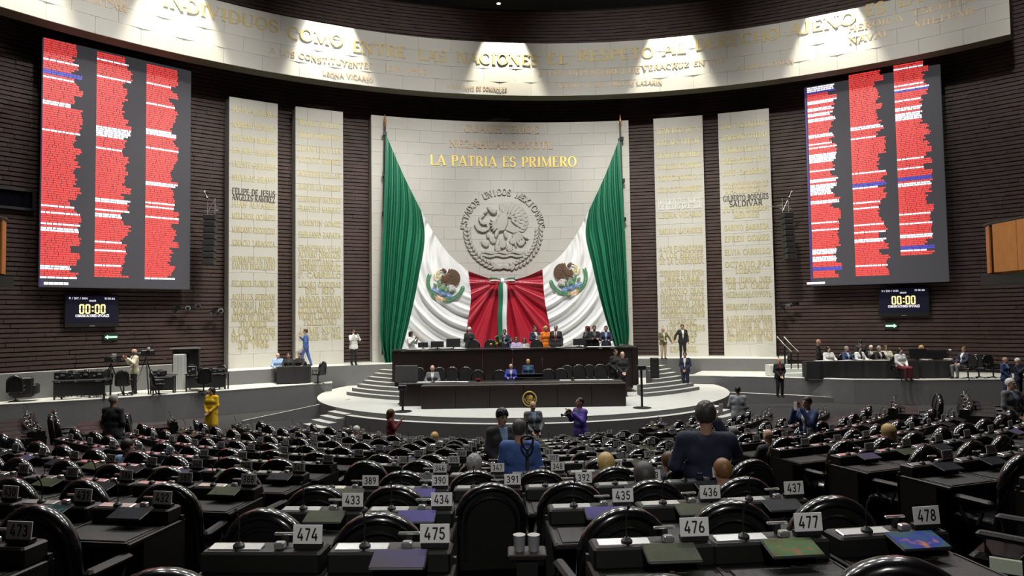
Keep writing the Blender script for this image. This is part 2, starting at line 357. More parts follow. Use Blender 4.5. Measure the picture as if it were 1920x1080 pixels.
# ------------------------------------------------------------------ stone panels with slabs and gilt lettering
def stone_panel(label, a0, a1, R, z0, z1, th, cols, rows, core=M_STONE2, cat='panel', name='inscribed_stone_panel', stagger=True, under=None):
    cm = hall((a0 + a1) / 2, R, z0)
    t = thing(name, label, cat, cm)
    inv = Matrix.Translation(-cm)
    core_mb = B(); ring(core_mb, (WC.x - cm.x, WC.y - cm.y), dirw, R + .035, R + th, a0 + .0006, a1 - .0006, .01, z1 - z0 - .01, core, core, max(4, int((a1 - a0) * 40)), under)
    put('panel_core', core_mb, None, t)
    da = (a1 - a0) / cols; dz = (z1 - z0) / rows; wdt = da * R
    me = B().use(M_STONE).box((0, 0, 0), (wdt - .005, .05, dz - .005), None, .006).mesh('stone_slab')
    mh = B().use(M_STONE).box((0, 0, 0), (wdt / 2 - .005, .05, dz - .005), None, .006).mesh('stone_slab_half')
    for r in range(rows):
        off = .5 if (stagger and r % 2) else 0
        cs = [(i + .5, me) for i in range(cols)] if not off else [(.25, mh)] + [(i + 1.0, me) for i in range(cols - 1)] + [(cols - .25, mh)]
        for c, m_ in cs:
            a = a0 + da * c; o = link('stone_slab', m_, t)
            P = hall(a, R + .025 + random.uniform(-.0012, .0012), z0 + dz * (r + .5)) - cm
            o.matrix_local = Matrix.Translation(P) @ Matrix.Rotation(-(a - PHI), 4, 'Z')
    return t, cm
def letters(t, cm, R, lines, m, name='lettering', depth=.035, split=False):
    """lines: (text, bearing centre, baseline z, height, width or None)"""
    for s, ac, z, h, wd in lines:
        if split:                                        # big letters stand one by one
            tot = sum(GL.get(c, GL[' '])[0] + .06 for c in s) - .06; sx = wd / tot; x = -wd / 2; f = curved(R - .003, ac, z)
            for c in s:
                if c != ' ': o = put('letter', text(B().use(m), c, h, lambda X, Y, d: f(X, Y, d) - cm, depth, x, GL[c][0] * sx), None, t)
                x += (GL.get(c, GL[' '])[0] + .06) * sx
            continue
        mb = B().use(m); f = curved(R - .003, ac, z); text(mb, s, h, lambda x, y, d: f(x, y, d) - cm, depth, None, wd)
        o = put(name, mb, None, t)
    return o

a0, a1 = PAN['c']
pc, cmc = stone_panel('broad pale stone wall panel behind the flags, gilt LA PATRIA ES PRIMERO across it', a0, a1, RW, ZL, ZT, .98, 11, 20)
lines = []
for s, x0, x1, yb, h in (('CUAUHTEMOC', 870, 1012, 249, .40), ('NEZAHUALCOYOTL', 843, 1037, 278, .40)):
    b0, z = aR(x0, yb); b1, z1 = aR(x1, yb); lines.append((s, (b0 + b1) / 2, (z + z1) / 2, h, (b1 - b0) * RW))
letters(pc, cmc, RW, lines, M_OLD, 'lettering', .035, True)
b0, z = aR(806, 311); b1, z1 = aR(1081, 311)
letters(pc, cmc, RW, [('LA PATRIA ES PRIMERO', (b0 + b1) / 2, (z + z1) / 2, .56, (b1 - b0) * RW)], M_GOLD, 'lettering', .035, True)

def pillar(key, label, xc, rows_):
    a0, a1 = PAN[key]; t, cm = stone_panel(label, a0, a1, RW, ZL, ZT, .98, 2, 20)
    ac = (a0 + a1) / 2; wd = (a1 - a0) * RW
    gold, dark, pale = [], [], []
    for s, y, kind in rows_:
        z = aR(xc, y, RW)[1]; n = len(s)
        ln = (s, ac, z - .14, .29, min(wd * .88, n * .205))
        (dark if kind == 'd' else pale if kind == 'p' else gold).append(ln)
    letters(t, cm, RW, gold, M_OLDG, 'lettering', .02)
    if dark: letters(t, cm, RW, dark, M_BRONZE, 'dark_lettering', .03)
    if pale: letters(t, cm, RW, pale, M_WHITE, 'white_lettering', .03)
M_OLDG = mat('faded_gilt_letters', (.50, .43, .20), .5, metal=.25, noise=.15, scale=5)
pillar('p1', 'tall stone pillar of gilt names beside the left voting screen, two dark lines', 474, [('JUAN ALDAMA', 210, ''), ('MARIANO ABASOLO', 237, ''), ('JOSE MARIA MORELOS', 262, ''), ('IGNACIO ALLENDE', 285, ''), ('VICENTE GUERRERO', 311, ''), ('NICOLAS BRAVO', 336, ''),
  ('FELIPE DE JESUS', 361, 'd'), ('ANGELES RAMIREZ', 372, 'd'), ('JUAN ALVAREZ', 385, ''), ('MELCHOR OCAMPO', 407, ''), ('MARIANO ESCOBEDO', 432, ''), ('IGNACIO ZARAGOZA', 457, ''), ('GUADALUPE VICTORIA', 487, ''), ('SANTOS DEGOLLADO', 500, ''), ('RICARDO FLORES M.', 532, ''),
  ('AQUILES SERDAN', 557, ''), ('FRANCISCO I. MADERO', 571, ''), ('MARGARITA', 584, ''), ('MAZA DE JUAREZ', 597, ''), ('JUAREZ', 608, ''), ('A LOS HEROES', 621, ''), ('DEL TRABAJO Y', 634, ''), ('DE 1906', 647, '')])
pillar('p2', 'narrower stone pillar of gilt names between the outermost left pillar and the green flag', 598, [('MIGUEL HIDALGO', 233, ''), ('PEDRO MORENO', 256, ''), ('JUAN ESCUTIA', 281, ''), ('VICENTE SUAREZ', 302, ''), ('AGUSTIN MELGAR', 328, ''), ('JUAN DE LA BARRERA', 352, ''), ('FERNANDO MONTES', 375, ''), ('FRANCISCO MARQUEZ', 393, ''), ('VALENTIN GOMEZ', 419, ''), ('EMILIANO ZAPATA', 441, ''),
  ('FRANCISCO VILLA', 466, ''), ('ALVARO OBREGON', 478, ''), ('VENUSTIANO C.', 492, ''), ('BELISARIO DOMINGUEZ', 503, ''), ('F. CARRILLO', 516, ''), ('LAZARO CARDENAS', 534, ''), ('DEL RIO', 546, ''), ('AMADO NERVO', 561, ''), ('CARMEN SERDAN', 571, ''), ('QUINTANA ROO', 581, ''), ('VICENTE LOMBARDO', 592, ''), ('TOLEDANO', 604, ''), ('JAIME NUNO', 619, ''), ('HEROES DE 1914', 632, '')])
pillar('p3', 'narrower stone pillar of gilt names to the right of the flags, two bright lines', 1277, [('JUAN RUIZ DE A.', 244, ''), ('JOSE MA. LUIS M.', 266, ''), ('BENITO JUAREZ', 290, ''), ('GUILLERMO PRIETO', 311, ''), ('PONCIANO A.', 333, ''), ('IGNACIO RAMIREZ', 355, ''), ('DIVISION DEL NORTE', 377, 'p'), ('EJERCITO DEL SUR', 387, 'p'), ('LEONA VICARIO', 403, ''), ('MARIANO MATAMOROS', 433, ''),
  ('A LOS FUNDADORES', 466, ''), ('A LOS HEROES', 478, ''), ('DE LA CARBONERA', 490, ''), ('DEFENSORES DE LA PATRIA', 512, ''), ('1846-1848', 523, ''), ('BATALLON DE SAN PATRICIO', 532, ''), ('ANTONIO DIAZ', 546, ''), ('FRANCISCO J. MUJICA', 558, ''), ('HERIBERTO JARA', 570, ''), ('GENARO ESTRADA', 582, ''), ('CONGRESO DE 1814', 591, ''), ('ANAHUAC', 604, ''), ('A LOS MAESTROS', 615, ''), ('RURALES', 626, ''), ('EXILIO', 637, ''), ('ESPANOL', 655, '')])
pillar('p4', 'tall stone pillar of gilt names beside the right voting screen, two dark lines', 1400, [('JOSE VASCONCELOS', 233, ''), ('MARIANO OTERO', 255, ''), ('HERMENEGILDO G.', 279, ''), ('JOSEFA ORTIZ DE D.', 300, ''), ('LUIS CABRERA', 322, ''), ('CONSTITUYENTES DE', 346, ''), ('APATZINGAN', 357, ''), ('GILBERTO BOSQUES', 370, 'd'), ('SALDIVAR', 381, 'd'), ('JUSTO SIERRA', 391, ''), ('MENDEZ', 403, ''), ('GABINO BARREDA', 426, ''), ('EFREN GOMEZ', 447, ''),
  ('ELVIA CARRILLO', 472, ''), ('OCTAVIO PAZ', 495, ''), ('LOZANO', 507, ''), ('SOR JUANA INES', 525, ''), ('DE LA CRUZ', 536, ''), ('NEZAHUALCOYOTL', 552, ''), ('HEROICO COLEGIO', 575, ''), ('A LOS LEGISLADORES', 597, ''), ('MARTIRES DE 1913', 609, ''), ('AL MOVIMIENTO', 622, ''), ('ESTUDIANTIL DE 1968', 634, '')])

# ------------------------------------------------------------------ inscription band
RBD = 26.4; ab1 = aR(1893, 20, RBD)[0]; ab0 = rad(-66)
zb0 = aR(960, 179, RBD)[1]; zb1 = aR(960, 80.5, RBD)[1]
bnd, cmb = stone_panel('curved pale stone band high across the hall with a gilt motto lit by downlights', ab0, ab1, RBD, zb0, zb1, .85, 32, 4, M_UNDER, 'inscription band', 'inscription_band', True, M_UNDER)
def span(s, x0, y0, x1, y1, h):
    b0, z0 = aR(x0, y0, RBD); b1, z1 = aR(x1, y1, RBD)
    return (s, (b0 + b1) / 2, (z0 + z1) / 2, h, (b1 - b0) * RBD)
big = [span('INDIVIDUOS', 305, 9, 522, 64, .57), span('COMO', 538, 68, 643, 91, .57), span('ENTRE', 660, 95, 762, 111, .57), span('LAS', 783, 113, 838, 117, .57), span('NACIONES', 856, 119, 1010, 121, .57),
       span('EL', 1025, 121, 1066, 119, .57), span('RESPETO', 1083, 117, 1226, 106, .57), span('AL', 1243, 104, 1286, 99, .57), span('DERECHO', 1303, 96, 1462, 72, .57), span('AJENO', 1478, 68, 1604, 44, .57), span('ES', 1622, 32, 1660, 24, .57), span('LA', 1684, 14, 1728, 4, .57), span('PAZ', 1755, -3, 1830, -22, .57), span('LOS', 200, -26, 270, -5, .57)]
letters(bnd, cmb, RBD, big, M_GOLDB, 'lettering', .016, True)
small = [span('A LOS CONSTITUYENTES', 505, 99, 698, 130, .27), span('DE 1917', 724, 133, 804, 141, .27), span('LEONA VICARIO', 605, 140, 698, 152, .21), span('JOSEFA ORTIZ DE DOMINGUEZ', 838, 167, 950, 170, .2),
         span('A LOS DEFENSORES DE', 1010, 144, 1200, 134, .27), span('VERACRUZ EN 1914', 1205, 134, 1362, 116, .27), span('MARIANA R. DEL TORO DE LAZARIN', 1045, 166, 1242, 155, .21), span('CARMEN SERDAN', 1384, 134, 1488, 117, .21),
         span('HEROICA', 1590, 64, 1694, 36, .30), span('ESCUELA', 1714, 32, 1826, 2, .30), span('NAVAL', 1592, 84, 1668, 65, .30), span('MILITAR', 1714, 52, 1828, 26, .30), span('HEROICO COLEGIO', -10, -55, 240, 2, .30), span('MILITAR', 140, -6, 238, 26, .30)]
letters(bnd, cmb, RBD, small, M_OLD, 'lettering', .010, True)

# ------------------------------------------------------------------ round stone relief on the centre panel
def leaf(mb, c, ang, L, W, fn, d0=0, d1=.06, n=8):
    pts = []
    for i in range(n):
        t = 2 * PI * i / n; u, v = math.cos(t) * L / 2, math.sin(t) * W / 2 * (1 - .25 * math.cos(t))
        pts.append((c[0] + u * math.cos(ang) - v * math.sin(ang), c[1] + u * math.sin(ang) + v * math.cos(ang)))
    vs_ = [fn(x, y, d0) for x, y in pts] + [fn(c[0] + (x - c[0]) * .75, c[1] + (y - c[1]) * .75, d1) for x, y in pts] + [fn(c[0], c[1], d1 * 1.15)]
    mb.add(vs_, [(i, (i + 1) % n, n + (i + 1) % n, n + i) for i in range(n)] + [(n + i, n + (i + 1) % n, 2 * n) for i in range(n)])
def strip(mb, pts, wd, fn, d=.05):
    for i in range(len(pts) - 1):
        (x0, y0), (x1, y1) = pts[i], pts[i + 1]; dx, dy = x1 - x0, y1 - y0; L = math.hypot(dx, dy) or 1; nx, ny = -dy / L * wd / 2, dx / L * wd / 2
        mb.prism([(x0 + nx, y0 + ny), (x0 - nx, y0 - ny), (x1 - nx, y1 - ny), (x1 + nx, y1 + ny)], 0, d, fn)
def coat(fn, sx=1, dd=1.0, bot=True):
    """eagle with a snake on a cactus over water inside half a wreath, in a unit circle; returns meshes by part"""
    P = {k: B() for k in ('eagle', 'pale_tail', 'snake', 'cactus', 'water', 'laurel_leaves', 'ribbon')}
    g = lambda x, y, d: fn(x * sx, y, d * dd)
    e = P['eagle']
    leaf(e, (-.02, .22), rad(70), .62, .34, g, 0, .16); leaf(e, (-.26, .50), rad(150), .30, .17, g, 0, .18)          # body, head
    leaf(e, (-.42, .45), rad(215), .16, .07, g, 0, .16)                                                            # beak
    wing = [(-.10, .40), (-.06, .58), (.06, .68), (.22, .71), (.38, .66), (.52, .55), (.60, .40), (.62, .24), (.57, .08), (.48, -.02), (.36, .0), (.24, -.04), (.10, .02), (-.02, .10)]
    e.prism(wing[::-1] if sx > 0 and False else wing, 0, .07, g)
    for ro, rn, w0, d1 in ((.35, 11, .125, .10), (.25, 9, .095, .13), (.14, 6, .07, .155)):
        for i in range(rn):
            a = rad(118 - i * 150 / (rn - 1)); cx, cy = .14, .28
            leaf(e, (cx + ro * math.cos(a) * 1.02, cy + ro * math.sin(a) * .92), a - .28, .24, w0, g, .03, d1)
    for i in range(5): a = rad(150 + i * 20); leaf(e, (-.12 + .12 * math.cos(a), .16 + .14 * math.sin(a)), a, .2, .07, g, 0, .15)
    leaf(e, (-.16, -.06), rad(250), .26, .11, g, 0, .15); leaf(e, (.06, -.08), rad(280), .24, .11, g, 0, .15)
    for i in range(5): a = rad(-32 - i * 11); leaf(P['pale_tail'], (.20 + .30 * math.cos(a), .06 + .30 * math.sin(a)), a, .40, .085, g, 0, .12)
    pts = [(-.46, .40), (-.56, .30), (-.50, .18), (-.38, .20), (-.34, .08), (-.46, 0), (-.60, .04), (-.66, .16)]
    strip(P['snake'], pts, .06, g, .13)
    c = P['cactus']
    for x, y, a, L, W in ((-.02, -.30, 90, .28, .22), (-.26, -.20, 130, .26, .17), (.24, -.22, 50, .26, .17), (-.44, -.30, 150, .24, .15), (.44, -.28, 30, .24, .15), (-.14, -.40, 110, .22, .17), (.16, -.40, 70, .22, .17), (-.36, -.10, 110, .16, .11), (.38, -.08, 70, .16, .11)):
        leaf(c, (x, y), rad(a), L, W, g, 0, .12)
    for j, y in enumerate((-.50, -.58)):
        strip(P['water'], [(-.52 + i * .08, y + .022 * math.sin(i * 1.5 + j)) for i in range(14)], .055, g, .09)
    if bot:
        for s_ in (-1, 1):
            for i in range(13):
                th = rad(-90 + s_ * (14 + i * 6.6)); r0 = .86
                for q in (-1, 1): leaf(P['laurel_leaves'], (r0 * math.cos(th) + q * .05 * math.cos(th), r0 * math.sin(th) + q * .05 * math.sin(th)), th + s_ * PI / 2 + q * .55, .17, .075, g, 0, .09)
        strip(P['ribbon'], [(-.26, -.80), (-.12, -.88), (0, -.84), (.12, -.88), (.26, -.80)], .07, g, .1)
    return P
ec, ez = aR(943, 434); ER = 2.28
frel = curved(RW, ec, ez)
rel = thing('stone_relief', 'round stone relief of an eagle on a cactus, ringed by letters, above the flags', 'relief', cmc * 1)
rl = lambda x, y, d: frel(x * ER, y * ER, d * 1.3) - cmc
for k, mb in coat(rl).items(): put(k, mb, M_STONE2, rel)
s = 'ESTADOS UNIDOS MEXICANOS'
for i, ch in enumerate(s):
    th = rad(174 - 166 * (i + .0) / (len(s) - 1)); c_, s_ = math.cos(th), math.sin(th)
    if ch == ' ': continue
    rm = B().use(M_STONE2); text(rm, ch, .15, lambda x, y, d: rl((.87 + y) * c_ + x * s_, (.87 + y) * s_ - x * c_, d), .07); put('ring_letter', rm, None, rel)

# ------------------------------------------------------------------ stage, ledge, platforms, steps
mb = B(); ring(mb, WC, dirw, 26.5, RB, rad(-31.5), rad(29.5), 0, ZL, M_PLAT, M_CONC, 40)
struct(put('floor_ledge', mb))
SG = (.4, 30.4)
mb = B(); ring(mb, SG, dirf, .01, 8.75, rad(-178), rad(178), 0, .60, M_PLAT, M_CONC, 80); struct(put('floor_stage', mb))
mb = B(); ring(mb, SG, dirf, 8.74, 9.0, rad(-47), rad(47), 0, .44, M_PLAT, M_CONC, 40); struct(put('trim_1', mb))
for sd, nm in ((-1, 'trim_2'), (1, 'trim_3')):
    mb = B()
    for i in range(4):
        a0, a1 = sorted((sd * rad(44), sd * rad(52))); ring(mb, SG, dirf, 8.75 + .3 * i, 9.05 + .3 * i, a0, a1, 0, .48 - .12 * i, M_PLAT, M_CONC, 6)
    struct(put(nm, mb))
TC = (.4, 35.1)
for sd, nm in ((-1, 'left'), (1, 'right')):
    t = thing('stage_steps', 'flight of pale curved steps at the %s end of the dark dais' % nm, 'steps', (TC[0] + sd * 6, 30, .6))
    for i in range(7):
        R = 9.65 - .27 * i; a = [sd * rad(50.5 + .25 * i), sd * math.asin((4.72 if R > 9 else 5.5) / R)]; a.sort()
        mb = B(); ring(mb, (TC[0] - t.location.x, TC[1] - 30), dirf, R - .30, R, a[0], a[1], 0, .1386 * (i + 1), M_PLAT, M_CONC, 12); put('step', mb, None, t)
# side platforms, following the wall
def edge_pts(lst, z): return [Vector((*atz(x, y, z).xy, z)) for x, y in lst]
ZP = .95
def platform(name, front, back, z0, z1, capm=M_PLAT):
    mb = B(); n = len(front)
    for i in range(n - 1):
        f0, f1, b0, b1 = front[i], front[i + 1], back[i], back[i + 1]
        mb.use(capm).add([(f0.x, f0.y, z1), (f1.x, f1.y, z1), (b1.x, b1.y, z1), (b0.x, b0.y, z1)], [(0, 1, 2, 3)])
        mb.use(M_CONC).add([(f0.x, f0.y, z0), (f1.x, f1.y, z0), (f1.x, f1.y, z1), (f0.x, f0.y, z1)], [(0, 1, 2, 3)])
    for i in (0, n - 1):
        f0, b0 = front[i], back[i]; mb.add([(f0.x, f0.y, z0), (b0.x, b0.y, z0), (b0.x, b0.y, z1), (f0.x, f0.y, z1)], [(0, 1, 2, 3)])
    return struct(put(name, mb))
fL = edge_pts([(-260, 779), (-100, 768), (0, 760), (160, 751), (320, 741), (470, 730), (622, 718.5)], ZP)
bL = [Vector((P.x, P.y, ZP)) for P in [hall(rad(a), RB, ZP) for a in (-70, -62, -55, -48, -41, -34, -27)]]
platform('floor_platform_left', fL, bL, 0, ZP)
fR = edge_pts([(1292, 705), (1450, 708.5), (1600, 713.5), (1740, 714), (1870, 713), (2060, 712)], ZP)
bR = [Vector((P.x, P.y, ZP)) for P in [hall(rad(a), RB, ZP) for a in (22, 30, 38, 46, 54, 66)]]
platform('floor_platform_right', fR, bR, 0, ZP)
# copings along the platform edges
for nm, f in (('trim_4', fL), ('trim_5', fR)):
    struct(put(nm, B().use(M_PLAT).tube([(p.x, p.y + .03, p.z + .03) for p in f], .05, 6)))
# ramp walls in front of the platforms
def ramp(name, pts):
    mb = B(); f = [atz(x, y, z) for x, y, z in pts]
    for i in range(len(f) - 1):
        p, q = f[i], f[i + 1]; b = Vector((0, .22, 0)); g = lambda v, z: (v.x, v.y, z)
        mb.use(M_CONC).add([g(p, 0), g(q, 0), q, p], [(0, 1, 2, 3)]); mb.add([g(p + b, 0), g(q + b, 0), q + b, p + b], [(3, 2, 1, 0)])
        mb.use(M_PLAT).add([p, q, q + b, p + b], [(0, 1, 2, 3)])
    for v in (f[0], f[-1]): mb.use(M_CONC).add([(v.x, v.y, 0), (v.x, v.y + .22, 0), v + Vector((0, .22, 0)), v], [(0, 1, 2, 3)])
    return struct(put(name, mb))
ramp('wall_ramp_left', [(654, 748.5, .62), (600, 758, .5), (540, 771, .34), (450, 790, .1)])
ramp('wall_ramp_right', [(1280, 732, .62), (1400, 737, .46), (1532, 743, .28), (1620, 750, .08)])
# parapet along the left wall
mb = B()
ring(mb, WC, dirw, 27.2, 27.5, rad(-60), rad(-49.7), ZP, 1.95, M_PLAT, M_CONC, 10); ring(mb, WC, dirw, 27.2, 27.5, rad(-49.2), rad(-32), ZP, 1.95, M_PLAT, M_CONC, 14)
struct(put('wall_parapet', mb))
# ------------------------------------------------------------------ flags
def curve(pts):
    P = np.array(pts, float); d = np.r_[0, np.cumsum(np.hypot(*np.diff(P, axis=0).T))]; d /= d[-1]
    m = np.zeros_like(P)
    for k in range(2): m[:, k] = np.gradient(P[:, k], d)
    def f(t):
        t = min(max(t, 0), 1); i = min(max(int(np.searchsorted(d, t) - 1), 0), len(d) - 2); h = d[i + 1] - d[i]; u = (t - d[i]) / h
        return ((2 * u**3 - 3 * u**2 + 1) * P[i] + (u**3 - 2 * u**2 + u) * h * m[i] + (-2 * u**3 + 3 * u**2) * P[i + 1] + (u**3 - u**2) * h * m[i + 1])
    return f
RF = 27.7
def patch(name, Lc, Rc, Tc, dep, m, parent, org, nu=60, nv=60):
    L, Rr, T = curve(Lc), curve(Rc), curve(Tc); Bc = lambda s: np.array(Lc[-1]) * (1 - s) + np.array(Rc[-1]) * s
    vs_ = []; fs = []
    c00, c10, c01, c11 = map(np.array, (Lc[0], Rc[0], Lc[-1], Rc[-1]))
    for j in range(nv + 1):
        v = j / nv
        for i in range(nu + 1):
            s = i / nu
            p = (1 - s) * L(v) + s * Rr(v) + (1 - v) * T(s) + v * Bc(s) - ((1 - s) * (1 - v) * c00 + s * (1 - v) * c10 + (1 - s) * v * c01 + s * v * c11)
            vs_.append(atR(p[0], p[1], RF - dep(p[0], p[1], s, v)) - org)
    for j in range(nv):
        for i in range(nu): k = j * (nu + 1) + i; fs.append((k, k + nu + 1, k + nu + 2, k + 1))
    o = put(name, B().use(m).add(vs_, fs), None, parent, True, sharp=0); return o
M_EAGLE = mat('flag_eagle_brown', (.085, .045, .022), .6); M_TAIL = mat('flag_pale_feathers', (.50, .45, .47), .6); M_SNAKE = mat('flag_snake_yellow', (.50, .40, .10), .6)
M_CACT = mat('flag_cactus_green', (.10, .22, .12), .6, noise=.4); M_WAT = mat('flag_water_blue', (.10, .22, .50), .6); M_ORNG = mat('flag_ribbon_orange', (.70, .28, .05), .6); M_LAUR = mat('flag_laurel_green', (.06, .20, .10), .6)
FM = {'eagle': M_EAGLE, 'pale_tail': M_TAIL, 'snake': M_SNAKE, 'cactus': M_CACT, 'water': M_WAT, 'laurel_leaves': M_LAUR, 'ribbon': M_ORNG}
def flag(label, gl, gr, gt, wr, wt, rr, rt, knot, wc, ecx, ecy, er, sx, rot):
    org = atR(gl[0][0], gl[0][1], RF); t = thing('draped_flag', label, 'flag', org, 0)
    green = lambda x, y, s, v: .30 * min(1, v * 2 + .15) * (.75 * math.sin(2 * PI * (4.6 * s + .3 * s * s)) + .35 * math.sin(2 * PI * 11.3 * s + 1.1)) + .12 * v
    def white(x, y, s, v):
        r = math.hypot(x - wc[0], (y - wc[1]) * .95); k = min(1, max(.10, (r - 62) / 55)) * min(1, s * 5 + .2)
        near = max(0, 1 - math.hypot(x - ecx, y - ecy) / (er * 1.25)); k *= (1 - .95 * min(1, near * 2.5))
        return .15 + .17 * k * (.8 * math.sin(2 * PI * r / 25 + .4) + .4 * math.sin(2 * PI * r / 10.5 + .012 * x))
    def red(x, y, s, v):
        r = math.hypot(x - knot[0], y - knot[1]); a = math.atan2(y - knot[1], abs(x - knot[0]) + .01)
        return .10 + .17 * min(1, r / 70) * (.8 * math.sin(a * 15.5 + .5) + .45 * math.sin(a * 34))
    patch('green_stripe', gl, gr, gt, green, M_GREEN, t, org, 96, 50)
    patch('white_stripe', gr, wr, wt, white, M_WSATIN, t, org, 70, 90)
    patch('red_stripe', wr, rr, rt, red, M_RED, t, org, 60, 70)
    cr, sr = math.cos(rot), math.sin(rot)
    fn = lambda x, y, d: atR(ecx + er * (x * cr - y * sr), ecy - er * (x * sr + y * cr), RF - .27 - d * .22) - org
    for k, mb in coat(fn, sx).items(): put(k, mb, FM[k], t)
    return t
flag('huge draped tricolour flag on the left, green stripe at its outer left edge',
     [(723, 250), (719, 400), (714, 560), (714, 640), (724, 690)], [(790, 396), (796, 432), (785, 520), (767, 605), (744, 690)], [(723, 250), (755, 325), (790, 396)],
     [(878, 508), (883, 560), (876, 610), (870, 690)], [(790, 396), (815, 440), (848, 483), (878, 508)], [(936, 526), (941, 590), (936, 640), (932, 690)], [(878, 508), (905, 518), (936, 526)],
     (934, 528), (905, 478), 836, 529, 39, 1, rad(-20))
flag('huge draped tricolour flag on the right, green stripe at its outer right edge',
     [(1162, 258), (1171, 420), (1177, 560), (1179, 640), (1172, 690)], [(1104, 395), (1098, 432), (1111, 500), (1129, 575), (1166, 690)], [(1162, 258), (1134, 330), (1104, 395)],
     [(1017, 505), (1021, 560), (1030, 610), (1040, 690)], [(1104, 395), (1080, 440), (1050, 480), (1017, 505)], [(950, 527), (951, 590), (951, 640), (951, 690)], [(1017, 505), (985, 519), (950, 527)],
     (950, 529), (985, 470), 1065, 518, 39, -1, rad(20))
for nm, x0, x1, ys in (('left', 722, 717, (252, 329, 402)), ('right', 1163, 1177, (262, 340, 412))):
    p0 = atR(x1, 665, 27.95); p1 = atR(x0, 236, 27.95); t = thing('flagpole', 'dark upright flagpole with copper tip at the %s edge of the stone panel' % nm, 'flagpole', p0)
    put('pole', B().use(M_MAHOG).tube([(0, 0, 0), p1 - p0], .045, 8), None, t, True)
    c = p1 - p0; put('finial', B().use(mat('copper_tip', (.50, .24, .10), .35, metal=.7)).lathe([(.05, -.05), (.075, .05), (.04, .12), (.075, .22), (.05, .38), (.012, .62)], c, 10), None, t, True)
    for y in ys:
        q = atR(x0 + (x1 - x0) * (y - 236) / 430, y, 28.1) - p0; put('bracket', B().use(M_BLACK).box(q, (.18, .5, .2), rotz(PHI)), None, t)
org = atR(942, 527, 27.1)
t = thing('ribbon_bow', 'tricolour bow and hanging green and white ribbon ends where both flags meet', 'bow', org)
pp = lambda x, y, d=0: atR(x, y, 27.1 - d) - org
for s_ in (-1, 1):
    mb = B()
    for k, m in enumerate((M_GREEN, M_WSATIN, M_RED)):
        mb.use(m).tube([pp(942 + s_ * 2, 527 + k * 2 - 2), pp(942 + s_ * 12, 522 + k * 4.5, .12), pp(942 + s_ * 22, 521 + k * 5, .15), pp(942 + s_ * 24, 524 + k * 4.5, .05), pp(942 + s_ * 12, 529 + k * 2, -.03)], (.06, .10, .12, .1, .06), 8, True, .4)
    put('loop', mb, None, t, True)
put('knot', B().use(M_WSATIN).ell((0, 0, 0), (.14, .12, .16)), None, t, True)
for x, m, n in ((938, M_GREEN, 'green_ribbon'), (946.5, M_WSATIN, 'white_ribbon')):
    put(n, B().use(m).tube([pp(x + .8 * math.sin(i * .9), 530 + i * 13, .06 + .04 * math.sin(i * 1.7)) for i in range(12)], .115, 8, True, .35, (0, 1, .01)), None, t, True)

# ------------------------------------------------------------------ voting screens
def plan_hit(px, py, P0, P1):
    d = ray(px, py); e = P1 - P0; den = d.x * e.y - d.y * e.x
    tt = (P0.x * e.y - P0.y * e.x) / den; P = CAM + d * tt
    u = ((P.x - P0.x) * e.x + (P.y - P0.y) * e.y) / (e.x ** 2 + e.y ** 2); return u, P.z
def screen(label, P0, P1, ytl, ybl, xl, cols, seed, blue, wpb={}):
    rnd = random.Random(seed); e = (P1 - P0); W = math.hypot(e.x, e.y); ex = Vector((e.x / W, e.y / W, 0)); n = Vector((ex.y, -ex.x, 0))
    if n.y > 0: n = -n
    z1 = plan_hit(xl, ytl, P0, P1)[1]; z0 = plan_hit(xl, ybl, P0, P1)[1]; H = z1 - z0
    o = Vector((P0.x, P0.y, z0)); t = thing('voting_screen', label, 'screen', o, math.atan2(ex.y, ex.x))
    # local: x along, y into the wall, z up
    put('screen_panel', B().use(M_PANEL).box((W / 2, .10, H / 2), (W, .2, H), None, .03), None, t)
    put('casing', B().use(M_BLACK).box((W / 2, .55, H / 2), (W - .3, .7, H - .3)), None, t)
    put('edge_light', B().use(M_SVIOLET).box((.05, .095, H / 2), (.06, .2, H - .06)), None, t)
    red, wh, bl = B().use(M_SRED), B().use(M_SWHITE), B().use(M_SBLUE)
    pitch = H / 112
    for x0, x1, ya, yb in cols:
        u0, za = plan_hit(x0, ya, P0, P1); u1, _ = plan_hit(x1, ya, P0, P1); zb = plan_hit(x0, yb, P0, P1)[1]
        cw = (u1 - u0) * W; nrow = int((za - zb) / pitch); wprob = wpb.get(x0, .09); run = 0; vary = .8
        for r in range(nrow):
            z = za - z0 - (r + .5) * pitch
            if r % 3 == 0: vary = rnd.choice((.74, .8, .86, .92, .99))
            L = cw * min(1, max(.58, vary + rnd.uniform(-.05, .05))); k = rnd.random()
            mb = wh if (k < (.4 if rnd.random() < .12 else wprob)) else red
            if run > 0: mb = wh; run -= 1
            elif mb is wh and rnd.random() < .3: run = 1
            if any(abs(r / nrow - b) < .007 for b in blue.get(x0, ())): mb = bl; L = cw * .98
            x = u0 * W
            end = x + L
            while x < end - .03:
                wl = min(rnd.choice((.10, .14, .18, .22, .27)), end - x); hh = pitch * (.40 if mb is not red else .38)
                dz = 0
                mb.add([(x, -.006, z - hh), (x + wl, -.006, z - hh), (x + wl, -.006, z + hh), (x, -.006, z + hh)], [(0, 1, 2, 3)]); x += wl + (.024 if rnd.random() < .6 else .012)
    u0, za = plan_hit(cols[0][0], ybl - 7, P0, P1)
    for q in range(5): wh.add([(u0 * W + q * .17, -.006, .10), (u0 * W + q * .17 + .155, -.006, .10), (u0 * W + q * .17 + .155, -.006, .2), (u0 * W + q * .17, -.006, .2)], [(0, 1, 2, 3)])
    for nm, q in (('red_names', red), ('white_names', wh), ('blue_rows', bl)): stuff(put(nm, q, None, t))
    return t
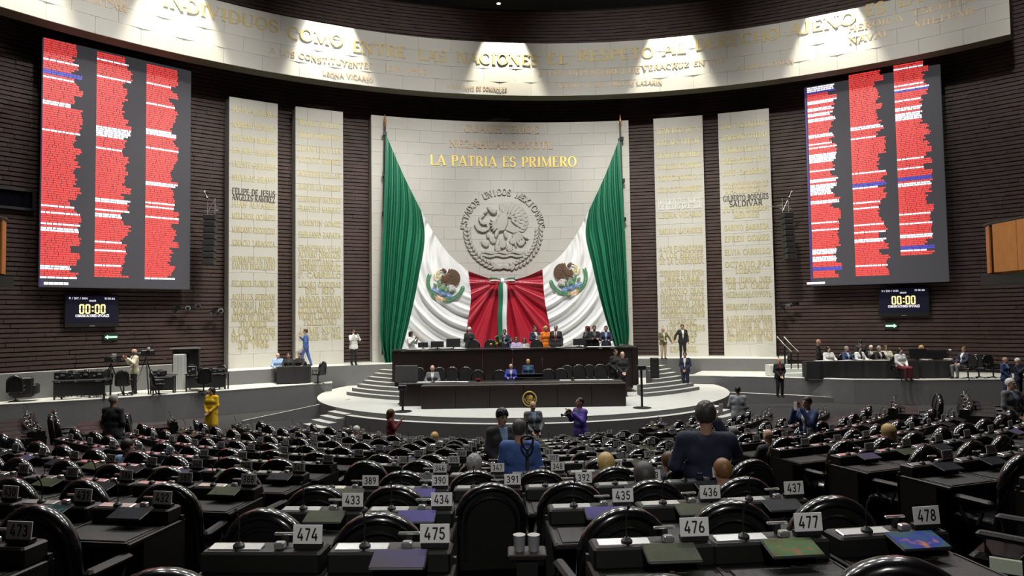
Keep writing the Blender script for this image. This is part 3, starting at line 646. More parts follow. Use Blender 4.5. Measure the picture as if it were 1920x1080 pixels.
screen('giant voting screen on the left wall with three columns of red names', scrL[0], scrL[1], 68, 538, 77, ((82, 157, 70, 524), (182, 249, 96, 522), (275, 337, 119, 526)), 3, {82: (.13, .14)})
screen('giant voting screen on the right wall with three red columns, the last column shorter', scrR[0], scrR[1], 163, 537, 1513, ((1513, 1568, 165, 523), (1591, 1656, 141, 520), (1675, 1740, 123, 481)), 9, {1513: (.03, .95), 1591: (.55,), 1675: (.14, .60, .955)}, {1513: .27, 1591: .05, 1675: .15})

# ------------------------------------------------------------------ clock screens and exit arrows
def wall_box(px0, px1, y0, y1, R, depth):
    """a flat thing on the wall: returns origin (lower left front), turn, width, height"""
    a = atR(px0, (y0 + y1) / 2, R); b = atR(px1, (y0 + y1) / 2, R); e = b - a; W = math.hypot(e.x, e.y)
    zt = atR((px0 + px1) / 2, y0, R).z; zb = atR((px0 + px1) / 2, y1, R).z
    return Vector((a.x, a.y, zb)), math.atan2(e.y, e.x), W, zt - zb
def flat(x, y, d): return Vector((x, -d, y))
SEG = {'0': 'abcdef'}
def clock(label, px0, px1, y0, y1):
    o, rz, W, H = wall_box(px0, px1, y0, y1, RB - .36, .1); t = thing('timer_screen', label, 'screen', o, rz)
    put('case', B().use(M_BLACK).box((W / 2, .07, H / 2), (W, .14, H), None, .03), None, t)
    put('wall_mount', B().use(M_BLACK).box((W / 2, .27, H / 2), (W * .3, .28, H * .4)), None, t)
    put('display', B().use(M_NAVY).box((W / 2, -.003, H / 2 + .06), (W - .12, .01, H - .22)), None, t)
    mb = B().use(M_AMBER); dh = H * .30; dw = dh * .46; th = dh * .14; x = W / 2 - dw * 2.62; zc = H * .56
    def r(x0, x1, z0, z1): mb.add([(x0, -.012, z0), (x1, -.012, z0), (x1, -.012, z1), (x0, -.012, z1)], [(0, 1, 2, 3)])
    for i in range(5):
        if i == 2:
            for q in (-.2, .2): r(x + dw * .12, x + dw * .2 + th, zc + dh * q - th / 2, zc + dh * q + th / 2)
            x += dw * .7; continue
        z0, z1 = zc - dh / 2, zc + dh / 2
        r(x, x + th, z0 + th * .6, zc - th * .2); r(x, x + th, zc + th * .2, z1 - th * .6); r(x + dw - th, x + dw, z0 + th * .6, zc - th * .2); r(x + dw - th, x + dw, zc + th * .2, z1 - th * .6)
        r(x + th * .5, x + dw - th * .5, z0, z0 + th); r(x + th * .5, x + dw - th * .5, z1 - th, z1); x += dw * 1.18
    put('digits', mb, None, t)
    tx = B().use(M_SWHITE); f = lambda xx, zz: (lambda x, y, d: Vector((xx + x, -.012 - d, zz + y)))
    text(tx, '11 / DIC / 2024', H * .062, f(W * .24, H * .86), .002, None, W * .34, .14, seg=2); text(tx, '11:18:26', H * .062, f(W * .82, H * .86), .002, None, W * .2, .14, seg=2)
    text(tx, 'ORADOR', H * .055, f(W / 2, H * .79), .002, None, W * .13, .14, seg=2); text(tx, 'COMUNICACIONES OFICIALES', H * .08, f(W / 2, H * .31), .002, None, W * .62, .15, seg=2)
    put('display_text', tx, None, t); put('badge', B().use(M_STEEL).box((W / 2, -.008, .045), (W * .1, .01, .03)), None, t); return t
clock('wall timer showing 00:00 under the left voting screen', 121, 223, 553, 613)
clock('wall timer showing 00:00 under the right voting screen', 1647, 1743, 539, 593)
def exit_sign(label, px, py, wpx, sg):
    o, rz, W, H = wall_box(px - wpx / 2, px + wpx / 2, py - 6, py + 6, RB - .16, .1); t = thing('exit_sign', label, 'sign', o, rz)
    put('sign_box', B().use(mat('exit_sign_box', (.008, .03, .018), .5)).box((W / 2, .05, H / 2), (W, .1, H), None, .01), None, t)
    c, h = W / 2, H / 2; P = [(-.42, 0), (-.2, .28), (-.2, .12), (.42, .12), (.42, -.12), (-.2, -.12), (-.2, -.28)]; P = [(c + sg * x * W, h + y * H * 1.2) for x, y in P]
    put('arrow', B().use(M_EXIT).prism(P if sg > 0 else P[::-1], .002, .008, flat), None, t)
exit_sign('small lit green arrow sign pointing left, low on the left brick wall', 208, 632, 28, 1)
exit_sign('small lit green arrow sign pointing right, low on the right brick wall', 1671, 611, 25, -1)

# ------------------------------------------------------------------ loudspeakers, cameras and lamps on the wall
def line_array(label, px, y0, y1, sg):
    top = atR(px, y0, 27.4); bot = atR(px, y1, 27.4); t = thing('line_array_speaker', label, 'loudspeaker', bot, PHI)
    n = 8; H = (top - bot).z
    for i in range(n):
        z = H * (i + .5) / n; y = -.16 * (1 - i / n) ** 2
        put('cabinet', B().use(M_BLACK).box((0, y, z), (.52, .42, H / n - .03), Matrix.Rotation(rad(-9 * (1 - i / n)), 3, 'X'), .03), None, t)
    rig = B().use(M_STEEL)
    for s_ in (-.16, .16): rig.tube([(s_, .1, H), (s_, .1, H + .75)], .018, 6); rig.tube([(s_, .1, H + .4), (s_, 1.3, H + .5)], .022, 6)
    rig.tube([(-.3, .1, H + .2), (.3, .1, H + .2)], .025, 6); rig.tube([(-.16, .1, H + .1), (.16, .1, H + .7)], .014, 6)
    put('rigging_frame', rig, None, t)
    l = put('spot_lamp', B().use(M_BLACK).tube([(-.12 * sg, 0, H + .72), (-.2 * sg, -.1, H + 1.0)], .09, 8), None, t)
    put('lamp_face', B().use(M_WHITE).tube([(-.1 * sg, -.1, H + .74), (-.22 * sg, -.16, H + 1.05)], .045, 6), None, t)
line_array('tall black hanging loudspeaker column to the right of the left voting screen', 394, 402, 498, 1)
line_array('tall black hanging loudspeaker column to the left of the right voting screen', 1478, 398, 488, -1)
def ptz(label, px, py, n=3, s=1):
    o = atR(px, py, RB - .72); t = thing('wall_camera_cluster', label, 'camera', o, PHI); random.seed(int(px))
    put('wall_arm', B().use(M_BLACK).tube([(0, .7, .1), (0, 0, .1)], .04, 6).tube([(-.4 * s, 0, .1), (.4 * s, 0, .1)], .03, 6), None, t)
    for i in range(n):
        x = (-.35 + .7 * i / max(1, n - 1)) * s; a = rad(random.uniform(-40, 40)); mm = (M_BLACK, M_STEEL, M_BLACK)[i % 3]
        h = put('camera_head', B().use(mm).tube([(x, .05, .02), (x - .18 * math.sin(a), -.22, -.12 + .1 * i)], (.10, .12), 10), None, t, True)
        put('lens', B().use(M_GLOSS).tube([(x - .17 * math.sin(a), -.2, -.12 + .1 * i), (x - .2 * math.sin(a), -.26, -.14 + .1 * i)], .08, 10), None, h, True)
ptz('cluster of dark lamps and a pale camera on the left wall beside the timer', 352, 577, 3, 1.2)
ptz('small camera pair against the left edge of the outermost left pillar', 407, 582, 2, .4)
ptz('cluster of dark lamps on the right wall beside the outermost right pillar', 1476, 572, 3, 1)
# lamp hanging at the ceiling edge, top centre
o = atR(935, 6, 27.6); t = thing('ceiling_spotlight', 'small bright spotlight hanging at the ceiling edge, top centre', 'lamp', o)
put('lamp_body', B().use(M_STEEL).lathe([(.05, .35), (.09, .2), (.13, .0), (.12, -.02)], n=12), None, t, True); put('lamp_glow', B().use(mat('lamp_glow', (1, .98, .92), .5, emit=3)).lathe([(.11, -.03), (.06, -.06)], n=12), None, t)
put('lamp_rod', B().use(M_BLACK).tube([(0, 0, .3), (0, 0, ZC - o.z)], .02, 6), None, t)

# ------------------------------------------------------------------ balconies
def balcony(label, X, Y, zb, H, sg):
    t = thing('balcony', label, 'balcony', (X, Y, zb)); pts = []
    for i in range(9): a = rad(90 * i / 8); pts.append((sg * (.9 - .9 * math.sin(a)), .9 - .9 * math.cos(a) - .9 + .9))
    pts = [(sg * 7, 0)] + [(sg * (.9 * (1 - math.sin(rad(90 * i / 8)))), -.9 * (1 - math.cos(rad(90 * i / 8)))) for i in range(9)] + [(0, -7)]
    for i in range(len(pts) - 1):
        (x0, y0), (x1, y1) = pts[i], pts[i + 1]; n = 6 if i in (0, len(pts) - 2) else 1
        if n == 1 and i % 2 == 0: continue
        if n == 1: (x0, y0) = pts[i - 1] if i > 1 else pts[i]
        for k in range(n):
            p = Vector((x0 + (x1 - x0) * k / n, y0 + (y1 - y0) * k / n, 0)); q = Vector((x0 + (x1 - x0) * (k + 1) / n, y0 + (y1 - y0) * (k + 1) / n, 0)); d = q - p; L = d.length
            put('veneer_panel', B().use(M_WOOD).box((p + q) / 2 + Vector((0, 0, H / 2)), (L - .012, .06, H), rotz(math.atan2(d.y, d.x)), .01), None, t)
    put('balcony_slab', B().use(M_BLACK).box((sg * 3.6, -3.6, -.2), (7, 7, .3)), None, t)
    put('hand_rail', B().use(M_BLACK).tube([(x, y + .06, H + .04) for x, y in pts], .05, 6), None, t)
    return t
balcony('orange veneered balcony with a rounded corner at the far right', 14.95, 22, 4.93, 1.5, 1)
balcony('sliver of orange veneered balcony at the far left edge', -14.45, 20, 5.2, 1.55, -1)
o, rz, W, H = wall_box(-60, 62, 352, 388, RB - .2, .1)
t = thing('booth_window', 'dark recessed booth window high on the wall left of the left voting screen', 'window', o, rz)
put('booth_frame', B().use(M_BLACK).box((W / 2, .05, 0), (W, .3, .1)).box((W / 2, .05, H), (W, .3, .1)).box((W, .05, H / 2), (.1, .3, H + .1)), None, t); put('dark_glass', B().use(mat('booth_glass', (.004, .004, .008), .12)).box((W / 2, .12, H / 2), (W, .02, H)), None, t)

# ------------------------------------------------------------------ dais
dp = B().use(M_CONC).box((0, 31.4, 1.085), (9.9, 5.4, .969)); struct(put('floor_dais', dp))
t = thing('presidium_desk', 'long dark mahogany desk across the upper dais under the flags', 'desk', (0, 28.5, ZL))
zt = .89
for i in range(8):
    x = -5 + 1.243 * (i + .5); put('front_panel', B().use(M_MAHOG).box((x, .04, (zt - .75) / 2 - .02), (1.237, .08, zt + .72), None, .006), None, t)
put('desk_top', B().use(M_MAHOG).box((-.03, .38, zt), (10.02, .85, .05), None, .012), None, t)
put('desk_edge', B().use(M_EDGE).box((-.03, -.05, zt + .012), (10.0, .012, .022)), None, t)
for s_ in (-5, 4.94): put('end_panel', B().use(M_MAHOG).box((s_, .4, .0), (.07, .75, zt + .7), None, .006), None, t)
put('return_wall', B().use(M_MAHOG).box((5.08, 1.7, .1), (.25, 3.4, 1.6), None, .01), None, t)
t = thing('secretaries_counter', 'dark mahogany counter on the stage, in front of a row of black chairs', 'counter', (0, 24.9, .6))
CT = .80
for i in range(7):
    x = -4.15 + 1.16 * (i + .5); put('front_panel', B().use(M_MAHOG).box((x, .05, CT / 2), (1.153, .08, CT), None, .006), None, t)
put('counter_top', B().use(M_DESK).box((-.1, .33, CT), (8.15, .75, .05), None, .012), None, t)
put('counter_edge', B().use(M_EDGE).box((-.1, -.055, CT + .005), (8.1, .012, .02)), None, t)
for s_ in (-4.12, 3.94): put('end_panel', B().use(M_MAHOG).box((s_, .35, CT / 2), (.06, .6, CT), None, .006), None, t)
t = thing('speakers_rostrum', 'broad dark mahogany rostrum front with a round gilt emblem, lowest and nearest on the stage', 'rostrum', (.35, 24.05, .6))
for i in range(6):
    x = -3.58 + 1.193 * (i + .5); put('front_panel', B().use(M_MAHOG).box((x, .05, .39), (1.187, .1, .78), None, .008), None, t)
put('rostrum_top', B().use(M_MAHOG).box((0, .42, .79), (7.2, .84, .05), None, .012), None, t)
for s_ in (-3.56, 3.56): put('end_panel', B().use(M_MAHOG).box((s_, .42, .39), (.06, .8, .76), None, .006), None, t)
put('plinth', B().use(M_BLACK).box((0, .42, .03), (7.1, .78, .06)), None, t)
o = at(993, 748, 24.0) - t.location; em = put('emblem', B().use(M_GOLD).tube([(o.x + .235 * math.cos(i * PI / 12), -.02, o.z + .25 * math.sin(i * PI / 12)) for i in range(25)], .022, 6), None, t, True); em['label'] = 'round gilt emblem'
cf = lambda x, y, d: Vector((o.x + x * .19, -.0 - d * .4, o.z + y * .19))
k = B().use(M_GOLD)
for mb in coat(cf).values(): k.add(mb.v, mb.f)
put('emblem_eagle', k, None, em)
t = thing('small_lectern', 'plain black lectern standing on the counter before the woman in the patterned jacket', 'lectern', (at(993, 722, 25.95).x, 25.95, .6))
put('lectern_body', B().use(M_BLACK).box((0, 0, .46), (1.0, .42, .92), None, .02), None, t); put('reading_top', B().use(M_BLACK).box((0, .02, .97), (1.06, .5, .04), Matrix.Rotation(rad(-14), 3, 'X'), .01), None, t)
put('lectern_plaque', B().use(M_EDGE).box((0, -.215, .84), (.4, .01, .03)), None, t)
SKIP_CH = set()
# ------------------------------------------------------------------ deputies' seats: chair and desk kinds built once
def arch(w, zb, zs, rz, sc=1.0, n=12):
    P = [(-w * sc, zb), (-w * sc, zs)]
    P += [(w * sc * math.cos(PI - PI * i / n), zs + rz * sc * math.sin(PI * i / n)) for i in range(1, n)]
    return P + [(w * sc, zs), (w * sc, zb)]
def chair_meshes(far=False):
    lean = lambda x, z, y=0: Vector((x, -.22 - (z - .45) * .14 + y, z))
    n = 8 if far else 14; D = {}
    A = arch(.235, .42, .80, .225, 1, n)
    pn = B().use(M_LEATHERM); Nn = len(A)
    f = [lean(x, z, .035) for x, z in A]; b = [lean(x, z, -.025) for x, z in A]
    pn.add(f + b, [tuple(range(Nn)), tuple(range(2 * Nn - 1, Nn - 1, -1))] + [(i, (i + 1) % Nn, Nn + (i + 1) % Nn, Nn + i) for i in range(Nn)])
    D['back_panel'] = (pn, False)
    rim = B().use(M_GLOSS).tube([lean(x, z) for x, z in arch(.245, .44, .80, .235, 1, n)], .031 if far else .029, 8 if far else 12, True, 1.65)
    D['back_rim'] = (rim, True)
    if not far:
        D['back_inset'] = (B().use(M_LEATHER).tube([lean(x, z, -.028) for x, z in arch(.195, .50, .76, .20, 1, n)], .013, 8), True)
    D['seat'] = (B().use(M_LEATHER).box((0, -.02, .455), (.48, .44, .11), None, .035), False)
    for s_ in (-1, 1):
        D['armrest' + ('' if s_ < 0 else '#')] = (B().use(M_LEATHERM).box((s_ * .265, -.03, .645), (.075, .34, .045), None, .018).use(M_GLOSS).tube([(s_ * .265, .10, .625), (s_ * .278, .08, .54), (s_ * .24, .04, .44)], .018, 6).tube([(s_ * .265, -.14, .625), (s_ * .278, -.11, .54), (s_ * .24, -.05, .44)], .018, 6), False)
    bs = B().use(M_BLACK).lathe([(.03, .08), (.03, .40), (.09, .41)], n=8)
    if not far:
        for i in range(5): a = 2 * PI * i / 5; bs.tube([(0, 0, .10), (.28 * math.cos(a), .28 * math.sin(a), .06)], (.03, .018), 6); bs.ell((.28 * math.cos(a), .28 * math.sin(a), .03), (.025, .025, .03), 6, 4)
    else:
        for i in range(4): a = PI / 4 + PI * i / 2; bs.box((.13 * math.cos(a), .13 * math.sin(a), .05), (.28, .04, .04), rotz(a))
    D['base'] = (bs, not far)
    return D
CHN = {k: mb.mesh(k.strip('#'), sm) for k, (mb, sm) in chair_meshes().items()}
allm = B()
for k, (mb, sm) in chair_meshes(True).items():
    off = len(allm.v); allm.v += mb.v; allm.f += [tuple(i + off for i in f_) for f_ in mb.f]
    for mi in (mb.m):
        m_ = mb.mats[mi]
        if m_ not in allm.mats: allm.mats.append(m_)
        allm.m.append(allm.mats.index(m_))
CHF = allm.mesh('conference_chair', True, 40)
def chair(loc, rz, label, near, group, name='conference_chair', scale=1.07):
    if near:
        t = thing(name, label, 'chair', loc, rz, group)
        for k, me in CHN.items(): link(k.strip('#'), me, t)
    else:
        t = link(name, CHF, None, loc, rz); tag(t, label, 'chair', group)
    if scale != 1: t.scale = (min(scale, 1.03), scale, scale)
    return t

def matmulti(name, cols, strength=.5, scale=7):
    m = bpy.data.materials.new(name); m.use_nodes = True; nt = m.node_tree; b = nt.nodes['Principled BSDF']
    tc = nt.nodes.new('ShaderNodeTexCoord'); nz = nt.nodes.new('ShaderNodeTexNoise'); nz.inputs['Scale'].default_value = scale; nz.inputs['Detail'].default_value = 3
    cr = nt.nodes.new('ShaderNodeValToRGB'); el = cr.color_ramp.elements
    while len(el) < len(cols): el.new(.5)
    for i, c in enumerate(cols): el[i].position = .32 + .36 * i / max(1, len(cols) - 1); el[i].color = srgb(*c) + (1,)
    nt.links.new(tc.outputs['Object'], nz.inputs['Vector']); nt.links.new(nz.outputs['Fac'], cr.inputs['Fac'])
    nt.links.new(cr.outputs['Color'], b.inputs['Emission Color']); b.inputs['Emission Strength'].default_value = strength
    b.inputs['Base Color'].default_value = (.01, .01, .012, 1); b.inputs['Roughness'].default_value = .4; b.inputs['Specular IOR Level'].default_value = .03
    return m
DISP = {'purple': matmulti('display_purple_mirrored', [(60, 52, 104), (80, 72, 136)], .8, 3), 'olive': matmulti('display_olive_mirrored', [(50, 54, 40), (80, 84, 56)], .7, 5), 'dark': matmulti('display_dark', [(16, 17, 20), (34, 35, 38)], .8, 4),  # emission paints in the tints the tablets mirror from wall and voting screens
        'multi': matmulti('display_mixed', [(40, 60, 55), (92, 92, 48), (70, 110, 60), (150, 90, 50)], .7, 9), 'blue': matmulti('display_blue', [(30, 70, 110), (60, 90, 90), (40, 60, 150), (190, 120, 60)], .75, 9),
        'grey': matmulti('display_grey_violet', [(66, 62, 66), (70, 62, 100)], .9, 3), 'lime': matmulti('display_lime', [(96, 128, 40), (150, 180, 70)], .9, 40), 'teal': matmulti('display_teal', [(14, 30, 40), (30, 70, 62), (150, 190, 235)], .5, 8)}
def desk_meshes(far=False):
    D = {}
    D['desktop'] = B().use(M_DESK).box((0, -.17, .755), (.648, .60, .035), None, 0 if far else .008).use(M_EDGE).box((-.305, -.27, .775), (.012, .36, .006)).box((.305, -.27, .775), (.012, .36, .006)).box((0, -.462, .772), (.60, .010, .006))
    D['leather_pad'] = B().use(M_PAD).box((0, -.295, .777), (.54, .30, .010), None, .004)
    D['side_panel'] = B().use(M_DESK).box((-.315, -.10, .37), (.018, .44, .74)); D['side_panel#'] = B().use(M_DESK).box((.315, -.10, .37), (.018, .44, .74))
    D['front_panel'] = B().use(M_DESK).box((0, .10, .40), (.648, .03, .80))
    D['console'] = B().use(M_DESK).box((0, .02, .825), (.62, .17, .11), None, 0 if far else .012)
    D['console_strip'] = B().use(M_STRIP).box((-.145, .0, .886), (.27, .075, .012), Matrix.Rotation(rad(8), 3, 'X'), .004)
    D['lid_highlight'] = B().use(M_STRIP).box((.085, -.01, .90), (.052, .045, .036), None, .006).box((.085, .06, .935), (.115, .02, .014), None, .004).use(M_BLACK).box((.085, .06, .905), (.03, .02, .05))  # pale block and bar added for the glossy highlights on the console lid
    mic = B().use(M_BLACK).lathe([(.03, .88), (.03, .90), (.012, .915)], (-.13, -.01, 0), 8).tube([(-.13, -.01, .90), (-.13, -.005, .98), (-.13, -.02, 1.04), (-.125, -.045, 1.075)], .005, 5).tube([(-.125, -.045, 1.075), (-.123, -.062, 1.09)], .010, 6)
    D['microphone'] = mic
    return D
M_STRIP = mat('satin_grey_console', (.70, .71, .70), .22, metal=.85, noise=.06, scale=20)
DKN = {k: mb.mesh(k.strip('#'), k == 'microphone') for k, mb in desk_meshes().items()}
allm = B()
for k, mb in desk_meshes(True).items():
    off = len(allm.v); allm.v += mb.v; allm.f += [tuple(i + off for i in f_) for f_ in mb.f]
    for mi in mb.m:
        m_ = mb.mats[mi]
        if m_ not in allm.mats: allm.mats.append(m_)
        allm.m.append(allm.mats.index(m_))
DKF = allm.mesh('deputy_desk', False)
TS = Matrix.Rotation(rad(16), 3, 'X'); TC0 = Vector((.065, -.135, .868))
SCRB = B().use(M_BLACK).box(TC0, (.272, .158, .016), TS, .006).tube([TC0 + Vector((0, .02, -.01)), (.065, -.12, .775)], .022, 6).mesh('touch_screen')
TSQ = [TC0 + TS @ Vector((x * .129, y * .071, .0095)) for x, y in ((-1, -1), (1, -1), (1, 1), (-1, 1))]
DSM = {k: B().use(m).add(TSQ, [(0, 1, 2, 3)]).mesh('display') for k, m in DISP.items()}
PT = Matrix.Rotation(rad(-6), 3, 'X'); PC0 = Vector((.225, .0, .952))
PLM = B().use(M_WHITE).box(PC0, (.150, .006, .092), PT).use(M_BLACK).box((.225, .012, .895), (.14, .05, .022)).mesh('number_plate')
def number_mesh(n):
    mb = B().use(M_INK); text(mb, str(n), .062, lambda x, y, d: PC0 + PT @ Vector((x, -.0032 - d, y - .031)), .0006, None, .108, .155, seg=5, gap=.1)
    return mb.mesh('number')
SCN = Vector((-.34, 20.8)); R0S, PITCH, RISE = 17.28, 1.38, .19
def rowR(k): return R0S - PITCH * k
def rowZ(k): return RISE * (9 - k)
for k in range(-4, 9):
    mb = B(); ring(mb, SCN, dirf, rowR(k) - .42, rowR(k) + PITCH - .42, rad(-80), rad(82), rowZ(k) - RISE - .02 if k > -4 else 0, rowZ(k), M_CARPET, M_CARPET, 40)
    o = put('floor_tier', mb); struct(o)
struct(put('floor_rear', B().use(M_CARPET).box((2, -7.0, rowZ(-4) / 2 - .01), (60, 12, rowZ(-4)))))
ORD = 'first second third fourth fifth sixth seventh eighth ninth tenth eleventh twelfth thirteenth fourteenth fifteenth sixteenth seventeenth eighteenth nineteenth twentieth twenty-first twenty-second twenty-third twenty-fourth twenty-fifth twenty-sixth twenty-seventh twenty-eighth twenty-ninth thirtieth thirty-first thirty-second thirty-third thirty-fourth thirty-fifth thirty-sixth'.split()
def seat_theta(k, X): return math.asin(max(-1, min(1, (X - SCN.x) / rowR(k))))
CENTRE = {0: [(474, -1.06), (475, -.41), (476, .92), (477, 1.53), (478, 2.20)], 1: [(433, -1.155), (434, -.52), (435, .77), (436, 1.41), (437, 2.05)],
          2: [(389, -1.32), (390, -.68), (391, -.02), (392, .63), (393, 1.27), (394, 1.92)], 3: [(346, -.83), (347, -.19), (348, .48), (349, 1.13), (350, 1.78), (351, 2.43)]}
FIRST = {4: 304, 5: 259, 6: 217, 7: 174, 8: 131, 9: 88}
LEFT0 = {0: -2.63, 1: -2.58, 2: -2.48, 3: -2.45, 4: -2.5, 5: -2.4, 6: -2.35, 7: -2.3, 8: -2.25, 9: -2.2}
RIGHT0 = {0: 4.75, 1: 4.65, 2: 4.45, 3: 4.4, 4: 4.2, 5: 4.0, 6: 3.9, 7: 3.8, 8: 3.7, 9: 3.6}
DSEL = {475: 'grey', 434: 'purple', 435: 'purple', 433: 'olive', 436: 'olive', 477: 'multi', 478: 'blue', 431: 'teal', 432: 'dark', 388: 'olive', 389: 'olive', 390: 'purple', 474: None, 437: 'dark', 473: None}
seats = []; used = set()
def uniq(a, b):
    if a in used: a = b
    used.add(a); return a
for k in range(10):
    R = rowR(k); st = .655 / R; L = []
    if k in CENTRE: L += [(n, seat_theta(k, x)) for n, x in CENTRE[k]]
    else:
        n = FIRST[k]; th = seat_theta(k, -1.45)
        while th < seat_theta(k, 2.75): L.append((n, th)); n += 1; th += st
    n0 = L[0][0]; nl = L[-1][0]
    th = seat_theta(k, LEFT0[k]); n = n0 - 1
    i = 0
    while th > rad(-59 + (0 if k < 7 else 4)):
        L.append((n, th)); n -= 1; th -= st; i += 1
        if i % 9 == 0: th -= 1.1 / R
    th = seat_theta(k, RIGHT0[k]); n = nl + 1; i = 0
    while th < rad(66):
        L.append((n, th)); n += 1; th += st; i += 1
        if i % 8 == 0: th += 1.1 / R
    L.sort(key=lambda q: q[1]); vis = []
    for n, th in L:
        thc = th - .225 / R; P = Vector((SCN.x + R * math.sin(thc), SCN.y - R * math.cos(thc), rowZ(k))); px, py, dp = proj(P + Vector((0, 0, .95)))
        if -70 < px < 1990 and py < 1140: vis.append((k, n, thc, P, px, py, dp))
    for i, q in enumerate(vis): seats.append(q + (i,))
rs = random.Random(5); nchair = 0
RN = 'nearest the stage,second from the stage,third from the stage,fourth from the stage,fifth from the stage,sixth from the stage,seventh from the stage,eighth from the stage,ninth from the stage,nearest the camera'.split(',')
plates = {}
for k, n, th, P, px, py, dp, i in seats:
    near = k <= 3; fwd = Vector((-math.sin(th), math.cos(th), 0))
    lab = 'black desk, %s from the left in the row %s' % (ORD[i], RN[9 - k])
    if k <= 4: lab = lab.replace('black desk,', 'black desk with plate %d,' % n)
    grp = 'deputies\' desks'
    if near:
        t = thing('deputy_desk', lab, 'desk', P, th, grp)
        for kk, me in DKN.items(): link(kk.strip('#'), me, t)
    else:
        t = link('deputy_desk', DKF, None, P, th); tag(t, lab, 'desk', grp)
    pl = link('number_plate', PLM, t); link('number', number_mesh(n), pl)
    if k > 3 and rs.random() < .55: d = None
    else: d = DSEL.get(n, rs.choice(('dark', 'dark', 'dark', 'dark', 'dark', 'dark', 'grey', 'olive')))
    if d: s_ = link('touch_screen', SCRB, t); link('display', DSM[d], s_)
    if k == 0: continue
    if (k, n) in SKIP_CH: continue
    off = .60 + rs.uniform(-.04, .05)
    if k >= 7: off -= .05
    loc = P - fwd * off + Vector((fwd.y, -fwd.x, 0)) * (rs.uniform(-.04, .04))
    clab = 'black arch-backed chair, %s from the left in the row %s' % (ORD[i], RN[9 - k])
    if k <= 4: clab = clab.replace('black arch-backed chair,', 'black chair at plate %d,' % n)
    if k <= 1 and P.x > 3.3: continue
    chair(loc, th + rs.uniform(-.16, .16), clab, near, 'deputies\' chairs'); nchair += 1
for px, py, Y, rz_, lab in ((300, 1062, 2.95, .12, 'black chair back cut by the bottom edge, below plate 474 to its left'), (1690, 1040, 2.58, -.15, 'black chair back cut by the bottom edge, lower right below plate 478'), (1218, 1074, 2.9, .1, 'black chair back barely rising over the bottom edge below plate 476')):
    q = at(px, py, Y); chair((q.x, q.y + .25, q.z - 1.12), rz_, lab, True, 'deputies\' chairs')
# two swivelled chairs standing in the aisle to the right
for px, py, Y, rz_, lab in ((1895, 968, 4.9, .75, 'black chair turned sideways in the aisle at the far lower right'),):
    q = at(px, py, Y); k_ = 1 if Y < 5.5 else 2; chair((q.x, q.y, rowZ(k_)), rz_, lab, True, 'deputies\' chairs')
# small step light at the lower right and two steel tumblers in the centre gap
q = at(1886, 1062, 3.9); t = thing('step_light', 'small pale step light low in the aisle at the lower right corner', 'lamp', (q.x, q.y, rowZ(0)), -.6)
put('light_box', B().use(M_BLACK).box((0, .05, .25), (.26, .06, .5), None, .01), None, t); put('light_panel', B().use(mat('step_light_panel', (.16, .17, .13), .5, emit=.6)).box((0, .01, q.z - rowZ(0)), (.15, .03, .075)), None, t)
# ------------------------------------------------------------------ people: one skin over a signed distance field per figure
def nets(fn, lo, hi, h):
    lo = np.array(lo) - h * 1.5; hi = np.array(hi) + h * 1.5; n = np.ceil((hi - lo) / h).astype(int) + 1
    ax = [lo[i] + h * np.arange(n[i]) for i in range(3)]
    G = np.stack(np.meshgrid(*ax, indexing='ij'), -1); D = fn(G.reshape(-1, 3)).reshape(n).astype(np.float64)
    c = np.zeros(tuple(n - 1) + (3,)); cnt = np.zeros(tuple(n - 1))
    S = D < 0; base = np.stack(np.meshgrid(*[np.arange(k - 1) for k in n], indexing='ij'), -1).astype(float)
    for a in range(3):
        b, d = [q for q in range(3) if q != a]
        for ob in (0, 1):
            for od in (0, 1):
                s0 = [slice(0, n[q] - 1) for q in range(3)]; s0[b] = slice(ob, n[b] - 1 + ob); s0[d] = slice(od, n[d] - 1 + od)
                s1 = list(s0); s1[a] = slice(1, n[a]); d0 = D[tuple(s0)]; d1 = D[tuple(s1)]; m = (d0 < 0) != (d1 < 0)
                t = np.where(m, d0 / np.where(m, d0 - d1, 1), 0); p = np.zeros(c.shape); p[..., a] = t; p[..., b] = ob; p[..., d] = od
                c += (p + base) * m[..., None]; cnt += m
    idx = -np.ones(cnt.shape, int); act = cnt > 0; idx[act] = np.arange(act.sum())
    V = c[act] / cnt[act][:, None] * h + lo; F = []
    for a in range(3):
        b, d = (a + 1) % 3, (a + 2) % 3
        s0 = [slice(1, n[q] - 1) for q in range(3)]; s0[a] = slice(0, n[a] - 1); s1 = list(s0); s1[a] = slice(1, n[a])
        A, Bm = S[tuple(s0)], S[tuple(s1)]; ij = np.argwhere(A != Bm)
        if not len(ij): continue
        fl_ = A[tuple(ij.T)]; off = np.ones(3, int); off[a] = 0; ij = ij + off
        def I(ob, od): q = ij.copy(); q[:, b] -= ob; q[:, d] -= od; return idx[tuple(q.T)]
        q = np.stack([I(1, 1), I(0, 1), I(0, 0), I(1, 0)], 1); q[~fl_] = q[~fl_][:, ::-1]; F.append(q)
    F = np.concatenate(F) if F else np.zeros((0, 4), int)
    return V, F
def cap_(P, a, b, ra, rb):
    a = np.array(a, float); b = np.array(b, float); ab = b - a; t = np.clip(((P - a) @ ab) / max(1e-9, ab @ ab), 0, 1)
    return np.linalg.norm(P - a - t[:, None] * ab, axis=1) - (ra + (rb - ra) * t)
def ell_(P, c, r): q = (P - np.array(c)) / np.array(r); return (np.linalg.norm(q, axis=1) - 1) * min(r)
def smin(a, b, k): h = np.clip(.5 + .5 * (b - a) / k, 0, 1); return b * (1 - h) + a * h - k * h * (1 - h)
def union(P, prims, inf=0, k=.04):
    d = None
    for q in prims:
        e = cap_(P, *q) - inf; d = e if d is None else smin(d, e, k)
    return d
